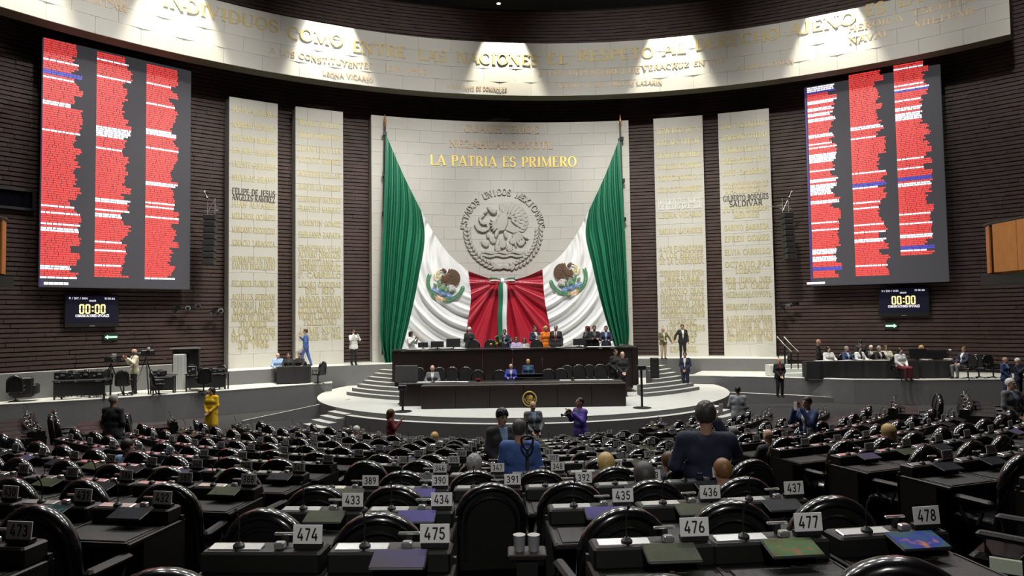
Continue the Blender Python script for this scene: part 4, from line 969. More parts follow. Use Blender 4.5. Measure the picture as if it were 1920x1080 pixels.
def bounds(prims, e=.03):
    A = np.array([np.array(q[i]) - q[2 + i] - e for q in prims for i in (0, 1)]); Bq = np.array([np.array(q[i]) + q[2 + i] + e for q in prims for i in (0, 1)]); return A.min(0), Bq.max(0)
def mesh_np(name, V, F, mats, mi=None):
    me = bpy.data.meshes.new(name); me.from_pydata(V.tolist(), [], F.tolist())
    for m in mats: me.materials.append(m)
    if mi is not None: me.polygons.foreach_set('material_index', mi)
    me.polygons.foreach_set('use_smooth', [True] * len(me.polygons)); me.update(); return me
# templates
def head_sdf(P):
    d = smin(ell_(P, (0, .012, .022), (.076, .096, .094)), ell_(P, (0, -.028, -.048), (.054, .060, .072)), .03)
    d = smin(d, cap_(P, (0, -.086, .012), (0, -.107, -.022), .008, .0135), .012)
    for s in (-1, 1):
        d = smin(d, ell_(P, (s * .077, .014, -.012), (.012, .021, .032)), .008)
        d = smin(d, cap_(P, (s * .016, -.083, .028), (s * .044, -.074, .026), .009, .008), .012)
        d = -smin(-d, ell_(P, (s * .031, -.094, .008), (.017, .012, .011)), .010)
        d = smin(d, ell_(P, (s * .031, -.078, .008), (.012, .011, .010)), .003)
    d = smin(d, cap_(P, (-.018, -.083, -.052), (.018, -.083, -.052), .008, .008), .008)
    return smin(d, cap_(P, (0, .02, -.08), (0, .03, -.19), .052, .058), .03)
def head_tmpl(h):
    V, F = nets(head_sdf, (-.10, -.13, -.20), (.10, .12, .13), h); C = V[F].mean(1); mi = np.zeros(len(F), int); x, y, z = np.abs(C[:, 0]), C[:, 1], C[:, 2]
    mi[(y < -.066) & (x > .018) & (x < .043) & (z > .0) & (z < .017)] = 1
    mi[(y < -.066) & (x > .014) & (x < .048) & (z > .026) & (z < .038)] = 2
    mi[(y < -.078) & (x < .023) & (z > -.059) & (z < -.045)] = 3
    return V, F, mi
HEADS = {'far': head_tmpl(.0105), 'near': head_tmpl(.006)}
def hand_sdf(P, curl):
    d = None
    for i, (x, L) in enumerate(((-.030, .062), (-.010, .074), (.010, .079), (.030, .070))):
        a = (x * .6, 0, .0); b = (x, 0, .088); c = (x * 1.1, -.018 * curl - .004, .088 + L * .55); e = (x * 1.12, -.05 * curl - .008, .088 + L * (1 - .35 * curl))
        for p, q, r0, r1 in ((a, b, .014, .0115), (b, c, .0095, .0085), (c, e, .0085, .007)):
            k = cap_(P, p, q, r0, r1); d = k if d is None else smin(d, k, .006)
    for p, q, r0, r1 in (((.014, -.004, .015), (.045, -.018, .052), .014, .011), ((.045, -.018, .052), (.050, -.034, .085), .0105, .008)): d = smin(d, cap_(P, p, q, r0, r1), .008)
    return smin(d, cap_(P, (0, 0, -.03), (0, 0, .02), .024, .022), .015)
HANDS = {k: nets(lambda P: hand_sdf(P, c), (-.06, -.08, -.06), (.08, .03, .19), h) for k, c, h in (('far', .6, .0085), ('near', .6, .0055))}
def hair_sdf(style):
    def f(P):
        y, z = P[:, 1], P[:, 2]
        e = ell_(P, (0, .018, .026), (.086, .104, .104)); hl = (.058 - (y + .085) * .72 - z) / 1.23
        if style in ('short', 'bald'):
            d = np.maximum(e, hl)
            return np.maximum(np.maximum(d, z - .035), -(y - .0)) if style == 'bald' else d
        if style == 'wavy': d = np.maximum(ell_(P, (0, .012, .038), (.094, .110, .112)) + .004 * np.sin(P[:, 0] * 130) * np.sin(y * 110), hl - .01); return d
        low = -.15 if style == 'bob' else -.30
        d = smin(ell_(P, (0, .02, .025), (.098, .112, .108)), cap_(P, (0, .055, 0), (0, .075, low), .092, .075), .04)
        face = ell_(P, (0, -.085, -.03), (.062, .085, .085)); d = np.maximum(d, -face); return np.maximum(d, (low - .03 - z))
    return f
HAIR = {}
def hair(style, h):
    if (style, h) not in HAIR: HAIR[(style, h)] = nets(hair_sdf(style), (-.12, -.12, -.42), (.12, .18, .15), h)
    return HAIR[(style, h)]
ARM = {'down': ((.245, .03, 1.12), (.26, -.04, .87)), 'clasp': ((.25, .0, 1.13), (.075, -.21, 1.02)), 'low': ((.23, .0, 1.12), (.06, -.17, .93)), 'camera': ((.235, -.19, 1.22), (.085, -.25, 1.50)), 'phone': ((.24, -.10, 1.17), (.10, -.27, 1.36)),
       'table': ((.26, -.10, 1.14), (.15, -.36, 1.10)), 'papers': ((.25, -.03, 1.13), (.13, -.31, 1.14)), 'out': ((.34, -.02, 1.17), (.42, -.10, .95)), 'fold': ((.25, -.04, 1.14), (-.06, -.19, 1.14)), 'lap': ((.23, -.05, 1.14), (.10, -.26, .98)), 'back': ((.25, .08, 1.14), (.14, .14, .94))}
SKIN = mat('skin', (.42, .23, .15), .5, noise=.06); SKIN2 = mat('skin_pale', (.58, .36, .26), .5, noise=.06); SKIN3 = mat('skin_tan', (.33, .17, .10), .5, noise=.06)
EYE = mat('eye_dark', (.025, .018, .015), .25); LIP = mat('lip', (.36, .12, .10), .5)
HB = mat('hair_black', (.010, .008, .007), .5, noise=.4, scale=60); HBR = mat('hair_brown', (.075, .036, .015), .5, noise=.4, scale=60); HG = mat('hair_grey', (.25, .25, .25), .6, noise=.3, scale=60); HW = mat('hair_white', (.62, .61, .58), .6, noise=.15, scale=60); HBL = mat('hair_blonde', (.46, .31, .11), .5, noise=.4, scale=40, bump=.2, bscale=40); HGI = mat('hair_ginger', (.20, .095, .03), .5, noise=.3, scale=60); HDG = mat('hair_dark_grey', (.045, .042, .04), .55, noise=.5, scale=60)
def cloth(n, *c): return mat('cloth_' + n, c, .8, noise=.14, scale=9, bump=.25, bscale=24)
C_NAVY = cloth('navy', .014, .018, .045); C_BLUE = cloth('blue', .045, .10, .30); C_ROYAL = cloth('royal_blue', .035, .05, .36); C_BLACK = cloth('black', .010, .010, .011); C_CHAR = cloth('charcoal', .030, .031, .034); C_GREY = cloth('grey', .12, .125, .13)
C_WHITE = cloth('white', .68, .69, .68); C_LBLUE = cloth('light_blue', .26, .38, .60); C_YEL = cloth('yellow', .72, .44, .010); C_ORG = cloth('orange', .80, .20, .010); C_OLIVE = cloth('olive', .13, .12, .055); C_BEIGE = cloth('beige', .42, .32, .22); C_PURP = cloth('purple', .11, .06, .36); C_TEAL = cloth('teal', .03, .20, .20)
C_WINE = cloth('wine', .14, .010, .020); C_LILAC = cloth('lilac', .46, .38, .60); C_RED = cloth('red', .45, .02, .02); C_PATT = cloth('pale_pattern', .34, .36, .38); C_DKBLUE = cloth('dark_blue', .028, .05, .14); C_STEELB = cloth('steel_blue', .09, .14, .22); C_CREAM = cloth('cream', .60, .55, .42)
SHOE = mat('black_shoe', (.008, .008, .008), .35)
def person(label, pos, face=0, h=1.72, pose='stand', arms=('down', 'down'), jacket=C_BLACK, shirt=C_WHITE, tie=None, legs=C_BLACK, hs='short', hm=HB, skin=SKIN, near=False, lean=0, res=None, skirt=None, head=(0, 0), sleeve=1, group=None, width=1.0, stride=0):
    res = res or (.013 if near else .025); s = h / 1.72; hq = 'near' if near else 'far'
    dz = -.38 if pose == 'sit' else 0
    def up(p):                                                     # lean about the hips
        y, z = p[1], p[2] - .93; c, q = math.cos(lean), math.sin(lean); return ((p[0]) * width, y * c - z * q, y * q + z * c + .93 + dz)
    SHW = .165
    torso = [(up((-SHW, .01, 1.385)), up((SHW, .01, 1.385)), .062, .062), (up((-.085, .0, 1.26)), up((.085, .0, 1.26)), .112, .112), (up((-.075, .0, 1.08)), up((.075, .0, 1.08)), .105, .105), (up((-.085, .005, .94)), up((.085, .005, .94)), .108, .108), (up((0, .02, 1.0)), up((0, .02, 1.34)), .10, .10)]
    hips = [(up((-.085, .005, .93)), up((.085, .005, .93)), .11, .11)]
    lg = []; feet = []
    for q in (-1, 1):
        if pose == 'sit': H, K, A = (q * .09, 0, .55), (q * .115, -.44, .52), (q * .115, -.42, .10)
        else: st = q * stride; H, K, A = (q * .09, 0, .90), (q * .10, -.02 - st * .6, .49), (q * .105, .02 - st * .5 + (abs(st) * .5 if st < 0 else 0), .09)
        lg += [(H, K, .085, .058), (K, A, .058, .038)]; feet.append(A)
    ar = []; hands = []
    for q, nm in ((-1, arms[0]), (1, arms[1])):
        E, W_ = ARM[nm]; S = up((q * (SHW + .01), .01, 1.385)); E = up((q * E[0], E[1], E[2])); W_ = up((q * W_[0], W_[1], W_[2]))
        ar.append(((S, E, .052, .042), (E, W_, .041, .028))); hands.append((np.array(E), np.array(W_), q))
    neck = [(up((0, .02, 1.38)), up((0, .005, 1.53)), .058, .052)]
    body = torso + hips + lg + [a for p in ar for a in p] + neck
    lo, hi = bounds(body); V, F = nets(lambda P: union(P, body, -.008, .03), lo, hi, max(res, .02) if not near else .018)
    Vs, Fs, Ms = [V], [F], [np.zeros(len(F), int)]; n = len(V)
    hc = Vector(up((0, -.012, 1.60))); HR = (Matrix.Rotation(head[0], 3, 'Z') @ Matrix.Rotation(head[1] + lean * .6, 3, 'X'))
    hv, hf, hm_ = HEADS[hq]; M = np.array(HR); Vs.append(hv @ M.T + np.array(hc)); Fs.append(hf + n); Ms.append(hm_); n += len(hv)
    for E, W_, q in hands:
        d = W_ - E; d /= np.linalg.norm(d); x = np.cross(d, (0, -1, 0.3)); x /= np.linalg.norm(x); x *= 1; y = np.cross(d, x)
        R3 = np.stack([x * (-q if x[0] * q > 0 else q) * np.sign(1), y, d], 1); tv, tf = HANDS[hq]; Vs.append(tv @ R3.T + W_ + d * .02); Fs.append(tf + n); Ms.append(np.zeros(len(tf), int)); n += len(tv)
    V = np.concatenate(Vs) * s; F = np.concatenate(Fs); me = mesh_np('person', V, F, [skin, EYE, hm, LIP], np.concatenate(Ms))
    o = link('person', me, None, pos, face); tag(o, label, 'person', group)
    def part(nm, fn, lo, hi, r, m):
        v, f = nets(fn, lo, hi, r)
        if len(f): return link(nm, mesh_np(nm, v * s, f, [m]), o)
    arms_p = []
    for u_, l_ in ar:
        arms_p.append(u_)
        if sleeve >= 1: a, b = np.array(l_[0]), np.array(l_[1]); arms_p.append((tuple(a), tuple(b - (b - a) * .06), l_[2], l_[3] + .006))
    hem = [(up((-.09, .01, .86)), up((.09, .01, .86)), .115, .115)] if pose != 'sit' else []
    jp = torso + hem + arms_p; lo, hi = bounds(jp, .04)
    part('jacket' if shirt is not jacket else 'shirt', lambda P: union(P, jp, .016, .03), lo, hi, res, jacket)
    if shirt is not jacket and shirt is not None:
        zt_, zb_ = up((0, -.1, 1.45)), up((0, -.1, 1.0))
        def wedge(P, hw):
            t = np.clip((P[:, 2] - zb_[2]) / max(.05, zt_[2] - zb_[2]), 0, 1.1); yc = zb_[1] + (zt_[1] - zb_[1]) * t
            return np.maximum(np.maximum(np.abs(P[:, 0]) - hw(t), P[:, 1] - (yc + .075)), np.maximum(P[:, 2] - zt_[2], zb_[2] - P[:, 2]))
        b0 = np.minimum(zt_, zb_) - np.array((.12, .13, .02)); b1 = np.maximum(zt_, zb_) + np.array((.12, .10, .03))
        part('shirt_front', lambda P: np.maximum(union(P, torso + neck, .022, .03), wedge(P, lambda t: .012 + .058 * t)), b0, b1, .012 if near else .016, shirt)
        if tie is not None: part('tie', lambda P: np.maximum(union(P, torso + neck, .030, .03), wedge(P, lambda t: .030 - .010 * t)), b0, b1, .012 if near else .015, tie)
    if skirt is not None:
        sk = [(up((-.07, .0, .95)), up((.07, .0, .95)), .115, .115), ((-.07, 0, .9), (-.09, -.01, .52), .12, .13), ((.07, 0, .9), (.09, -.01, .52), .12, .13)]; lo, hi = bounds(sk, .04); part('skirt', lambda P: union(P, sk, .014, .04), lo, hi, res, skirt)
    else:
        tp = hips + lg; lo, hi = bounds(tp, .04); part('trousers', lambda P: union(P, tp, .013, .03), lo, hi, res, legs)
    mb = B().use(SHOE)
    for A in feet: mb.ell((A[0] * s, (A[1] - .065) * s, .045 * s), (.048 * s, .135 * s, .045 * s), 8, 6)
    put('shoes', mb, None, o, True, sharp=0)
    if hs:
        v, f = hair(hs, .009 if near else .013); link('hair', mesh_np('hair', (v @ M.T + np.array(hc)) * s, f, [hm]), o)
    return o, (lambda p: o.matrix_basis @ (Vector(up(p)) * s))
def stand(label, px, py, Y, zf, face=0, hmin=1.5, hmax=1.84, **k):
    p = at(px, py, Y); h = min(hmax, max(hmin, p.z - zf)); return person(label, (p.x, p.y, zf), face, h, **k)
def sit(label, px, py, Y, zf, face=0, h=1.72, **k):
    p = at(px, py, Y); z = p.z - (1.34 * h / 1.72); return person(label, (p.x, p.y, z if zf is None else zf), face, h, 'sit', **k)
def held(name, label, cat, mb, pos, rz=0, m=None):
    o = put(name, mb, m, None); o.location = pos; o.rotation_euler = (0, 0, rz); return tag(o, label, cat)
def photo_camera(label, o_up, p, rz):
    q = o_up(p); t = thing('photo_camera', label, 'camera', q, rz); put('camera_body', B().use(M_BLACK).box((0, 0, 0), (.15, .07, .10), None, .015).box((0, 0, .065), (.06, .06, .04), None, .01), None, t); put('lens', B().use(M_BLACK).tube([(0, -.03, -.005), (0, -.16, -.005)], (.035, .042), 10), None, t, True)
L90 = rad(90)
# on the ledge by the pillars
stand('man in a blue suit walking along the ledge before the narrower left pillar', 573, 617, 33, ZL, rad(-80), arms=('phone', 'down'), jacket=C_BLUE, shirt=C_WHITE, legs=C_BLUE, stride=.22)
o, u = stand('photographer in a white shirt raising a camera on the ledge left of the green flag', 663, 618, 33.2, ZL, rad(35), arms=('camera', 'camera'), jacket=C_WHITE, shirt=C_WHITE, legs=C_BLACK)
photo_camera('black photo camera held up by the white shirted photographer on the ledge', u, (0, -.29, 1.56), rad(35))
stand('man in an olive jacket standing on the ledge before the narrower right pillar', 1243, 614, 34.3, ZL, rad(15), arms=('clasp', 'out'), jacket=C_OLIVE, shirt=C_CREAM, legs=C_BEIGE, hs='bald', hm=HG)
stand('man in a dark suit and white shirt standing on the ledge, arm held out', 1279, 608, 34, ZL, 0, arms=('out', 'down'), jacket=C_BLACK, shirt=C_WHITE, legs=C_BLACK)
stand('man in a navy suit standing on the stage floor below the ledge at right', 1284, 660, 29, .6, rad(-25), arms=('low', 'low'), jacket=C_NAVY, shirt=C_WHITE, legs=C_NAVY)
# behind the presidium desk
DZ = ZL
stand('woman in white at the left end of the dais before the white stripe', 771, 621, 30.2, DZ, rad(60), hmin=1.5, arms=('phone', 'phone'), jacket=C_WHITE, shirt=C_WHITE, legs=C_WHITE, hs='long', hm=HB)
stand('white haired man in dark grey behind the dais desk at the red stripe', 880, 613, 30.6, DZ, rad(150), arms=('clasp', 'clasp'), jacket=C_CHAR, shirt=C_CHAR, legs=C_CHAR, hm=HW)
stand('man in a dark suit and light blue shirt at the middle of the dais', 946, 617, 30.4, DZ, rad(-10), hmin=1.6, arms=('table', 'table'), jacket=C_NAVY, shirt=C_LBLUE, legs=C_NAVY, hm=HBR)
sit('small person in lilac seated at the middle of the dais desk', 968, 632, 30.2, None, rad(0), h=1.6, arms=('table', 'table'), jacket=C_LILAC, shirt=C_LILAC, legs=C_LILAC, hs='bob', hm=HBR)
sit('person in steel blue seated beside the one in lilac', 958, 634, 30.7, None, rad(10), h=1.6, arms=('lap', 'lap'), jacket=C_STEELB, shirt=C_STEELB, legs=C_NAVY, hs='bob', hm=HBR)
sit('person in a white and pink top seated right of the one in lilac', 983, 634, 30.5, None, rad(-10), h=1.6, arms=('lap', 'lap'), jacket=C_PATT, shirt=C_WHITE, legs=C_NAVY, hs='long', hm=HBR)
o, u = stand('man in dark blue bending over a sheet of paper on the dais', 1004, 611, 30.8, DZ, rad(30), arms=('papers', 'papers'), jacket=C_NAVY, shirt=C_WHITE, legs=C_NAVY, lean=-.12)
held('paper_sheet', 'white sheet of paper held by the man in dark blue on the dais', 'paper', B().use(M_WHITE).box((0, 0, 0), (.22, .02, .30), Matrix.Rotation(.3, 3, 'X')), u((-.12, -.38, 1.12)), rad(30))
stand('woman in a bright orange dress on the dais', 1023, 611, 30.6, DZ, rad(20), hmin=1.6, arms=('down', 'down'), jacket=C_ORG, shirt=C_ORG, skirt=C_ORG, hs='bob', hm=HBL)
stand('man in a dark suit and red tie standing right of the woman in orange', 1042, 608, 30.4, DZ, rad(-15), arms=('down', 'down'), jacket=C_CHAR, shirt=C_WHITE, tie=C_RED, legs=C_CHAR, hm=HG)
stand('woman in black with dark red hair, leftmost of the trio at the dais end', 1101, 611, 30.4, DZ, rad(-60), hmin=1.6, arms=('papers', 'papers'), jacket=C_BLACK, shirt=C_GREY, legs=C_BLACK, hs='bob', hm=mat('hair_wine', (.10, .012, .015), .5))
stand('man in black with crossed arms, middle of the trio at the dais end', 1114, 610, 30.8, DZ, rad(0), arms=('fold', 'fold'), jacket=C_BLACK, shirt=C_GREY, legs=C_BLACK)
stand('man in a dark suit and pale shirt, rightmost of the trio at the dais end', 1136, 611, 30.3, DZ, rad(-10), arms=('table', 'table'), jacket=C_NAVY, shirt=C_LBLUE, legs=C_NAVY)
stand('man in black, left of two at the right corner of the presidium desk', 1154, 655, 27.6, .6, rad(20), hmin=1.6, arms=('low', 'low'), jacket=C_BLACK, shirt=C_CHAR, legs=C_BLACK)
stand('dark clothed man with pale face standing at the right corner of the presidium desk', 1167, 659, 27.0, .6, rad(5), hmin=1.6, arms=('low', 'low'), jacket=C_BLACK, shirt=C_BLACK, legs=C_BLACK, hs='bald', hm=HBR, skin=SKIN2)
# at the counter
sit('bald man in a grey suit seated at the counter among the black chairs', 811, 688, 26.0, .66, 0, arms=('table', 'table'), jacket=C_GREY, shirt=C_WHITE, legs=C_GREY, hs='bald', hm=HG, skin=SKIN2)
stand('man in a royal blue suit leaning on the counter at the centre', 958, 682, 25.9, .6, 0, hmin=1.42, hmax=1.5, arms=('table', 'table'), jacket=C_ROYAL, shirt=C_CREAM, legs=C_ROYAL, hs='bald', hm=HG, skin=SKIN2)
stand('woman in a dark blue patterned jacket behind the small black lectern', 990, 674, 26.4, .6, 0, hmin=1.55, arms=('low', 'low'), jacket=C_DKBLUE, shirt=C_TEAL, legs=C_BLACK, hs='short', hm=HBL)
# side tables and platforms
sit('man in a light blue shirt seated at the covered table left of the stage', 521, 662, 31.5, ZP, rad(20), arms=('table', 'table'), jacket=C_LBLUE, shirt=C_LBLUE, legs=C_BLACK, hs='bald', hm=HG, skin=SKIN2)
sit('person in black seated at the covered table left of the stage', 541, 667, 31.5, ZP, rad(10), arms=('table', 'table'), jacket=C_BLACK, shirt=C_CHAR, legs=C_BLACK)
sit('person with bare arms seated rightmost at the covered table left of the stage', 562, 666, 31.5, ZP, rad(-20), arms=('phone', 'table'), jacket=C_BLACK, shirt=C_BLACK, legs=C_BLACK, sleeve=.5)
o, u = stand('camera operator in a blue shirt and pale vest standing on the left platform', 252, 654, 27.2, ZP, rad(-40), arms=('phone', 'phone'), jacket=C_CREAM, shirt=C_STEELB, legs=C_BLACK, hs='bald', hm=HG)
for lab, px, py, c, sh, hs, hm in (('woman in a white jacket with long dark hair, leftmost seated at the right hand table', 1553, 651, C_WHITE, C_WHITE, 'long', HB), ('man in pale shirt and dark blue jacket seated second at the right hand table', 1587, 650, C_DKBLUE, C_WHITE, 'short', HG),
     ('woman in white and black seated third from left at the right hand table', 1611, 656, C_WHITE, C_BLACK, 'long', HB), ('white haired person in grey seated behind the third and fourth at the right hand table', 1633, 647, C_GREY, C_WHITE, 'short', HW),
     ('man in black and white seated fifth from left at the right hand table', 1648, 652, C_BLACK, C_WHITE, 'short', HG), ('woman with reddish hair seated sixth from left at the right hand table', 1661, 654, C_CREAM, C_WHITE, 'long', HBR), ('blonde person half hidden behind a monitor at the right hand table', 1728, 651, C_BLACK, C_BLACK, 'bob', HBL)):
    sit(lab, px, py, 30.75 if px in (1633, 1661) else 30.1, ZP, rad(random.uniform(-20, 20)), arms=('table', 'table'), jacket=c, shirt=sh, legs=C_BLACK, hs=hs, hm=hm, skin=SKIN2 if c is C_WHITE else SKIN)
o, u = sit('woman in white blouse and burgundy trousers sitting in front of the right hand table', 1687, 652, 28.2, ZP, rad(10), arms=('lap', 'lap'), jacket=C_WHITE, shirt=C_WHITE, legs=C_WINE, hs='long', hm=HB, skin=SKIN2)
stand('bald man in black standing behind the left end of the right hand table', 1534, 636, 30.6, ZP, rad(60), arms=('low', 'low'), jacket=C_BLACK, shirt=C_BLACK, legs=C_BLACK, hs=None)
stand('man in black standing with back turned behind the middle of the right hand table', 1613, 637, 30.4, ZP, rad(170), arms=('down', 'low'), jacket=C_CHAR, shirt=C_CHAR, legs=C_BLACK)
sit('man in a navy suit sitting sideways at the right end of the right hand table', 1804, 655, 28.6, ZP, rad(-75), arms=('lap', 'lap'), jacket=C_NAVY, shirt=C_WHITE, legs=C_GREY, lean=-.15, hm=HBR)
stand('bald man in black standing on the ramp below the right hand table', 1461, 686, 27.6, .40, rad(5), hmin=1.6, arms=('low', 'low'), jacket=C_BLACK, shirt=C_WINE, legs=C_BLACK, hs='bald', hm=HB, skin=SKIN2)
stand('woman in a bright yellow dress standing before the left platform', 397, 726, 22.0, 0, rad(-15), arms=('low', 'low'), jacket=C_YEL, shirt=C_YEL, skirt=C_YEL, hs='bob', hm=HB)
stand('man in a pale patterned shirt seen from behind before the right ramp', 1383, 725, 18.4, .28, rad(160), hmin=1.55, arms=('down', 'clasp'), jacket=C_PATT, shirt=C_PATT, legs=C_BLACK, hm=HB)
stand('grey haired man in a dark grey suit seen from behind among the left hand seats', 213, 740, 13.7, .76, rad(170), hmin=1.5, arms=('low', 'low'), jacket=C_CHAR, shirt=C_CHAR, legs=C_CHAR, hm=HG, res=.02)
stand('man in a dark blue suit at the far right edge by the platform', 1884, 670, 25.2, .5, rad(25), hmin=1.55, arms=('low', 'low'), jacket=C_DKBLUE, shirt=C_LBLUE, legs=C_DKBLUE, hs='bald', hm=HG)
stand('man with white hair and a shoulder strap at the very right edge by the platform', 1908, 673, 24.6, .5, rad(40), hmin=1.55, arms=('phone', 'low'), jacket=C_NAVY, shirt=C_CHAR, legs=C_BLACK, hm=HW)
stand('white haired man in grey jacket and light shirt facing us at the right edge', 1894, 711, 13.2, .95, rad(20), hmin=1.5, arms=('low', 'out'), jacket=C_GREY, shirt=C_LBLUE, legs=C_CHAR, hm=HW, skin=SKIN2, res=.02)
# in the well before the stage
stand('woman in black and red turned sideways before the stage, left of the rostrum', 733, 767, 17.4, 0, rad(100), hmin=1.45, arms=('phone', 'low'), jacket=C_WINE, shirt=C_BLACK, legs=C_BLACK, hs='bob', hm=HBR)
o, u = stand('balding photographer in a pale vest before the rostrum emblem', 999, 752, 17.2, 0, rad(15), hmin=1.55, arms=('lap', 'lap'), jacket=C_GREY, shirt=C_LBLUE, legs=C_BLACK, hs='bald', hm=HG, skin=SKIN2, res=.02, head=(0, .1))
photo_camera('photo camera hanging before the pale vest of the photographer under the emblem', u, (0, -.34, 1.02), 0)
o, u = stand('photographer in a purple top and beige trousers before the rostrum', 1087, 745, 17.0, 0, rad(-60), hmin=1.55, arms=('phone', 'phone'), jacket=C_PURP, shirt=C_TEAL, legs=C_BEIGE, res=.02, head=(0, -.3))
photo_camera('photo camera in the hands of the photographer in the purple top', u, (0, -.38, 1.34), rad(-60))
# among the seats
stand('man in a dark grey suit facing the camera beside the man in the blue suit', 941, 767, 9.42, rowZ(4), rad(20), hmin=1.55, hmax=1.66, arms=('low', 'low'), jacket=C_CHAR, shirt=C_LBLUE, legs=C_CHAR, hs='wavy', hm=HB, near=True, skin=SKIN2, head=(.1, .08))
stand('man in a blue suit seen from behind, standing among the middle seats', 975, 783, 8.02, rowZ(3) - .19, rad(172), hmin=1.55, hmax=1.7, arms=('low', 'low'), jacket=C_BLUE, shirt=C_BLUE, legs=C_BLUE, hs='short', hm=HDG, near=True, lean=-.14)
o, u = stand('large man in a dark navy jacket seen from behind, nearest of the standing people', 1322, 754, 6.62, rowZ(3), rad(166), hmin=1.55, hmax=1.78, arms=('camera', 'clasp'), jacket=C_NAVY, shirt=C_NAVY, legs=C_NAVY, hs='wavy', hm=HDG, near=True, width=1.16, lean=-.10)
q = u((-.13, -.33, 1.60)); held('white_phone', 'bright white phone held beside the head of the large man in navy', 'phone', B().use(M_WHITE).box((0, 0, 0), (.05, .012, .10), Matrix.Rotation(.2, 3, 'X'), .005), q, .3)
o, u = stand('man in a blue suit holding a phone to his face among the right hand seats', 1513, 744, 12.3, .76, rad(-65), hmin=1.5, arms=('camera', 'camera'), jacket=C_DKBLUE, shirt=C_WHITE, legs=C_NAVY, hm=HB, res=.018)
held('mobile_phone', 'pale phone held up by the man in the blue suit among the right hand seats', 'phone', B().use(M_WHITE).box((0, 0, 0), (.075, .012, .15), None, .006), u((-.0, -.33, 1.55)), rad(-65))
def at_seat(n, label, off=.50, side=0, **k):
    for kk, nn, th, P, px, py, dp, i in seats:
        if nn == n:
            fwd = Vector((-math.sin(th), math.cos(th), 0)); q = P - fwd * off + Vector((fwd.y, -fwd.x, 0)) * side
            return person(label, q, th + PI, k.pop('h', 1.52), 'sit', arms=('table', 'table'), **k)
at_seat(349, 'blonde woman seated with back to the camera, beyond plate 392', jacket=C_WINE, shirt=C_WINE, legs=C_BLACK, hs='bob', hm=HBL, near=True, skin=SKIN2)
at_seat(393, 'dark haired woman seated with back to the camera, beyond plate 435', jacket=C_BLACK, shirt=C_BLACK, legs=C_BLACK, hs='bob', hm=HDG, near=True)
at_seat(350, 'brown haired person seated with back turned, left of the large man in navy', jacket=C_CHAR, shirt=C_CHAR, legs=C_BLACK, hs='short', hm=HBR, near=True, h=1.5)
at_seat(394, 'ginger haired man in a grey jacket seated in front of the large man in navy', jacket=C_GREY, shirt=C_GREY, legs=C_BLACK, hs='short', hm=HGI, near=True, h=1.52, side=.02)
at_seat(347, 'greying person seated with back to the camera, beyond plate 391', jacket=C_OLIVE, shirt=C_OLIVE, legs=C_BLACK, hs='wavy', hm=HG, near=True)
def seat_near(px, py, label, **k):
    best = min(seats, key=lambda q: (q[4] - px) ** 2 + (q[5] - py - 12) ** 2); return at_seat(best[1], label, **k)
seat_near(1392, 822, 'bald tan headed person seated among the right hand seats', jacket=C_CHAR, shirt=C_CHAR, legs=C_BLACK, hs=None, skin=SKIN2)
seat_near(1362, 822, 'grey haired person seated just right of the large man in navy', jacket=C_GREY, shirt=C_GREY, legs=C_BLACK, hm=HG)
seat_near(1618, 806, 'blonde person seated far among the right hand seats', jacket=C_BLACK, shirt=C_BLACK, legs=C_BLACK, hs='bob', hm=HBL)
seat_near(312, 838, 'person in a light blue shirt seated leaning among the left hand seats', jacket=C_LBLUE, shirt=C_LBLUE, legs=C_BLACK, hm=HB)
seat_near(688, 798, 'person in a white cap seated in the front rows left of the rostrum', jacket=C_WHITE, shirt=C_WHITE, legs=C_BLACK, hm=HW)
seat_near(838, 800, 'fair haired person seated in the front rows below the rostrum', jacket=C_BLACK, shirt=C_BLACK, legs=C_BLACK, hs='bob', hm=HBL)

# chairs pushed out of the way of whoever stands among the seats
stood = [o for o in COL.objects if o.name.startswith('person') and o.parent is None and 'seated' not in o['label']]
for c in [o for o in COL.objects if o.name.startswith('conference_chair') and o.parent is None]:
    if any(math.hypot(c.location.x - p.location.x, c.location.y - p.location.y) < .42 for p in stood):
        for ch in list(c.children): bpy.data.objects.remove(ch)
        bpy.data.objects.remove(c)
# ------------------------------------------------------------------ chairs, screens and papers on the dais
def dais_chair(px, py, Y, zf, label, grp, rz=PI):
    p = at(px, py, Y); s = max(.9, min(1.25, (p.z - zf) / 1.06)); chair((p.x, p.y + .25, zf), rz + random.uniform(-.1, .1), label, True, grp, 'dais_chair', s)
OC = 0
for px, py in ((782, 690), (822, 690), (846, 689), (870, 689), (894, 695), (936, 695), (1028, 693), (1052, 692), (1064, 686), (1088, 685), (1108, 685), (1128, 684), (1148, 682)):
    OC += 1; dais_chair(px, py, 27.5 if px == 1064 else 26.0 if py > 692 else 26.5 + .55 * (OC % 2), .6, 'black padded chair behind the counter, %s from its left end' % ORD[OC - 1], 'chairs behind the counter')
for i, px in enumerate((886, 918)): dais_chair(px, 637, 29.75, DZ, 'black chair behind the presidium desk, %s of the two at the red stripe' % ('left', 'right')[i], 'chairs on the upper dais')
dais_chair(1006, 637, 29.65, DZ, 'black chair behind the presidium desk in front of the woman in orange', 'chairs on the upper dais')
def monitor(px, py, Y, zt, w_, h_, label, rz=0):
    p = at(px, py, Y); t = thing('desk_monitor', label, 'monitor', (p.x, p.y, zt), rz)
    put('monitor_back', B().use(M_BLACK).box((0, 0, .06 + h_ / 2), (w_, .035, h_), Matrix.Rotation(-.15, 3, 'X'), .008), None, t); put('stand', B().use(M_BLACK).box((0, .05, .04), (.05, .03, .1)).box((0, .05, .01), (.22, .16, .02)), None, t)
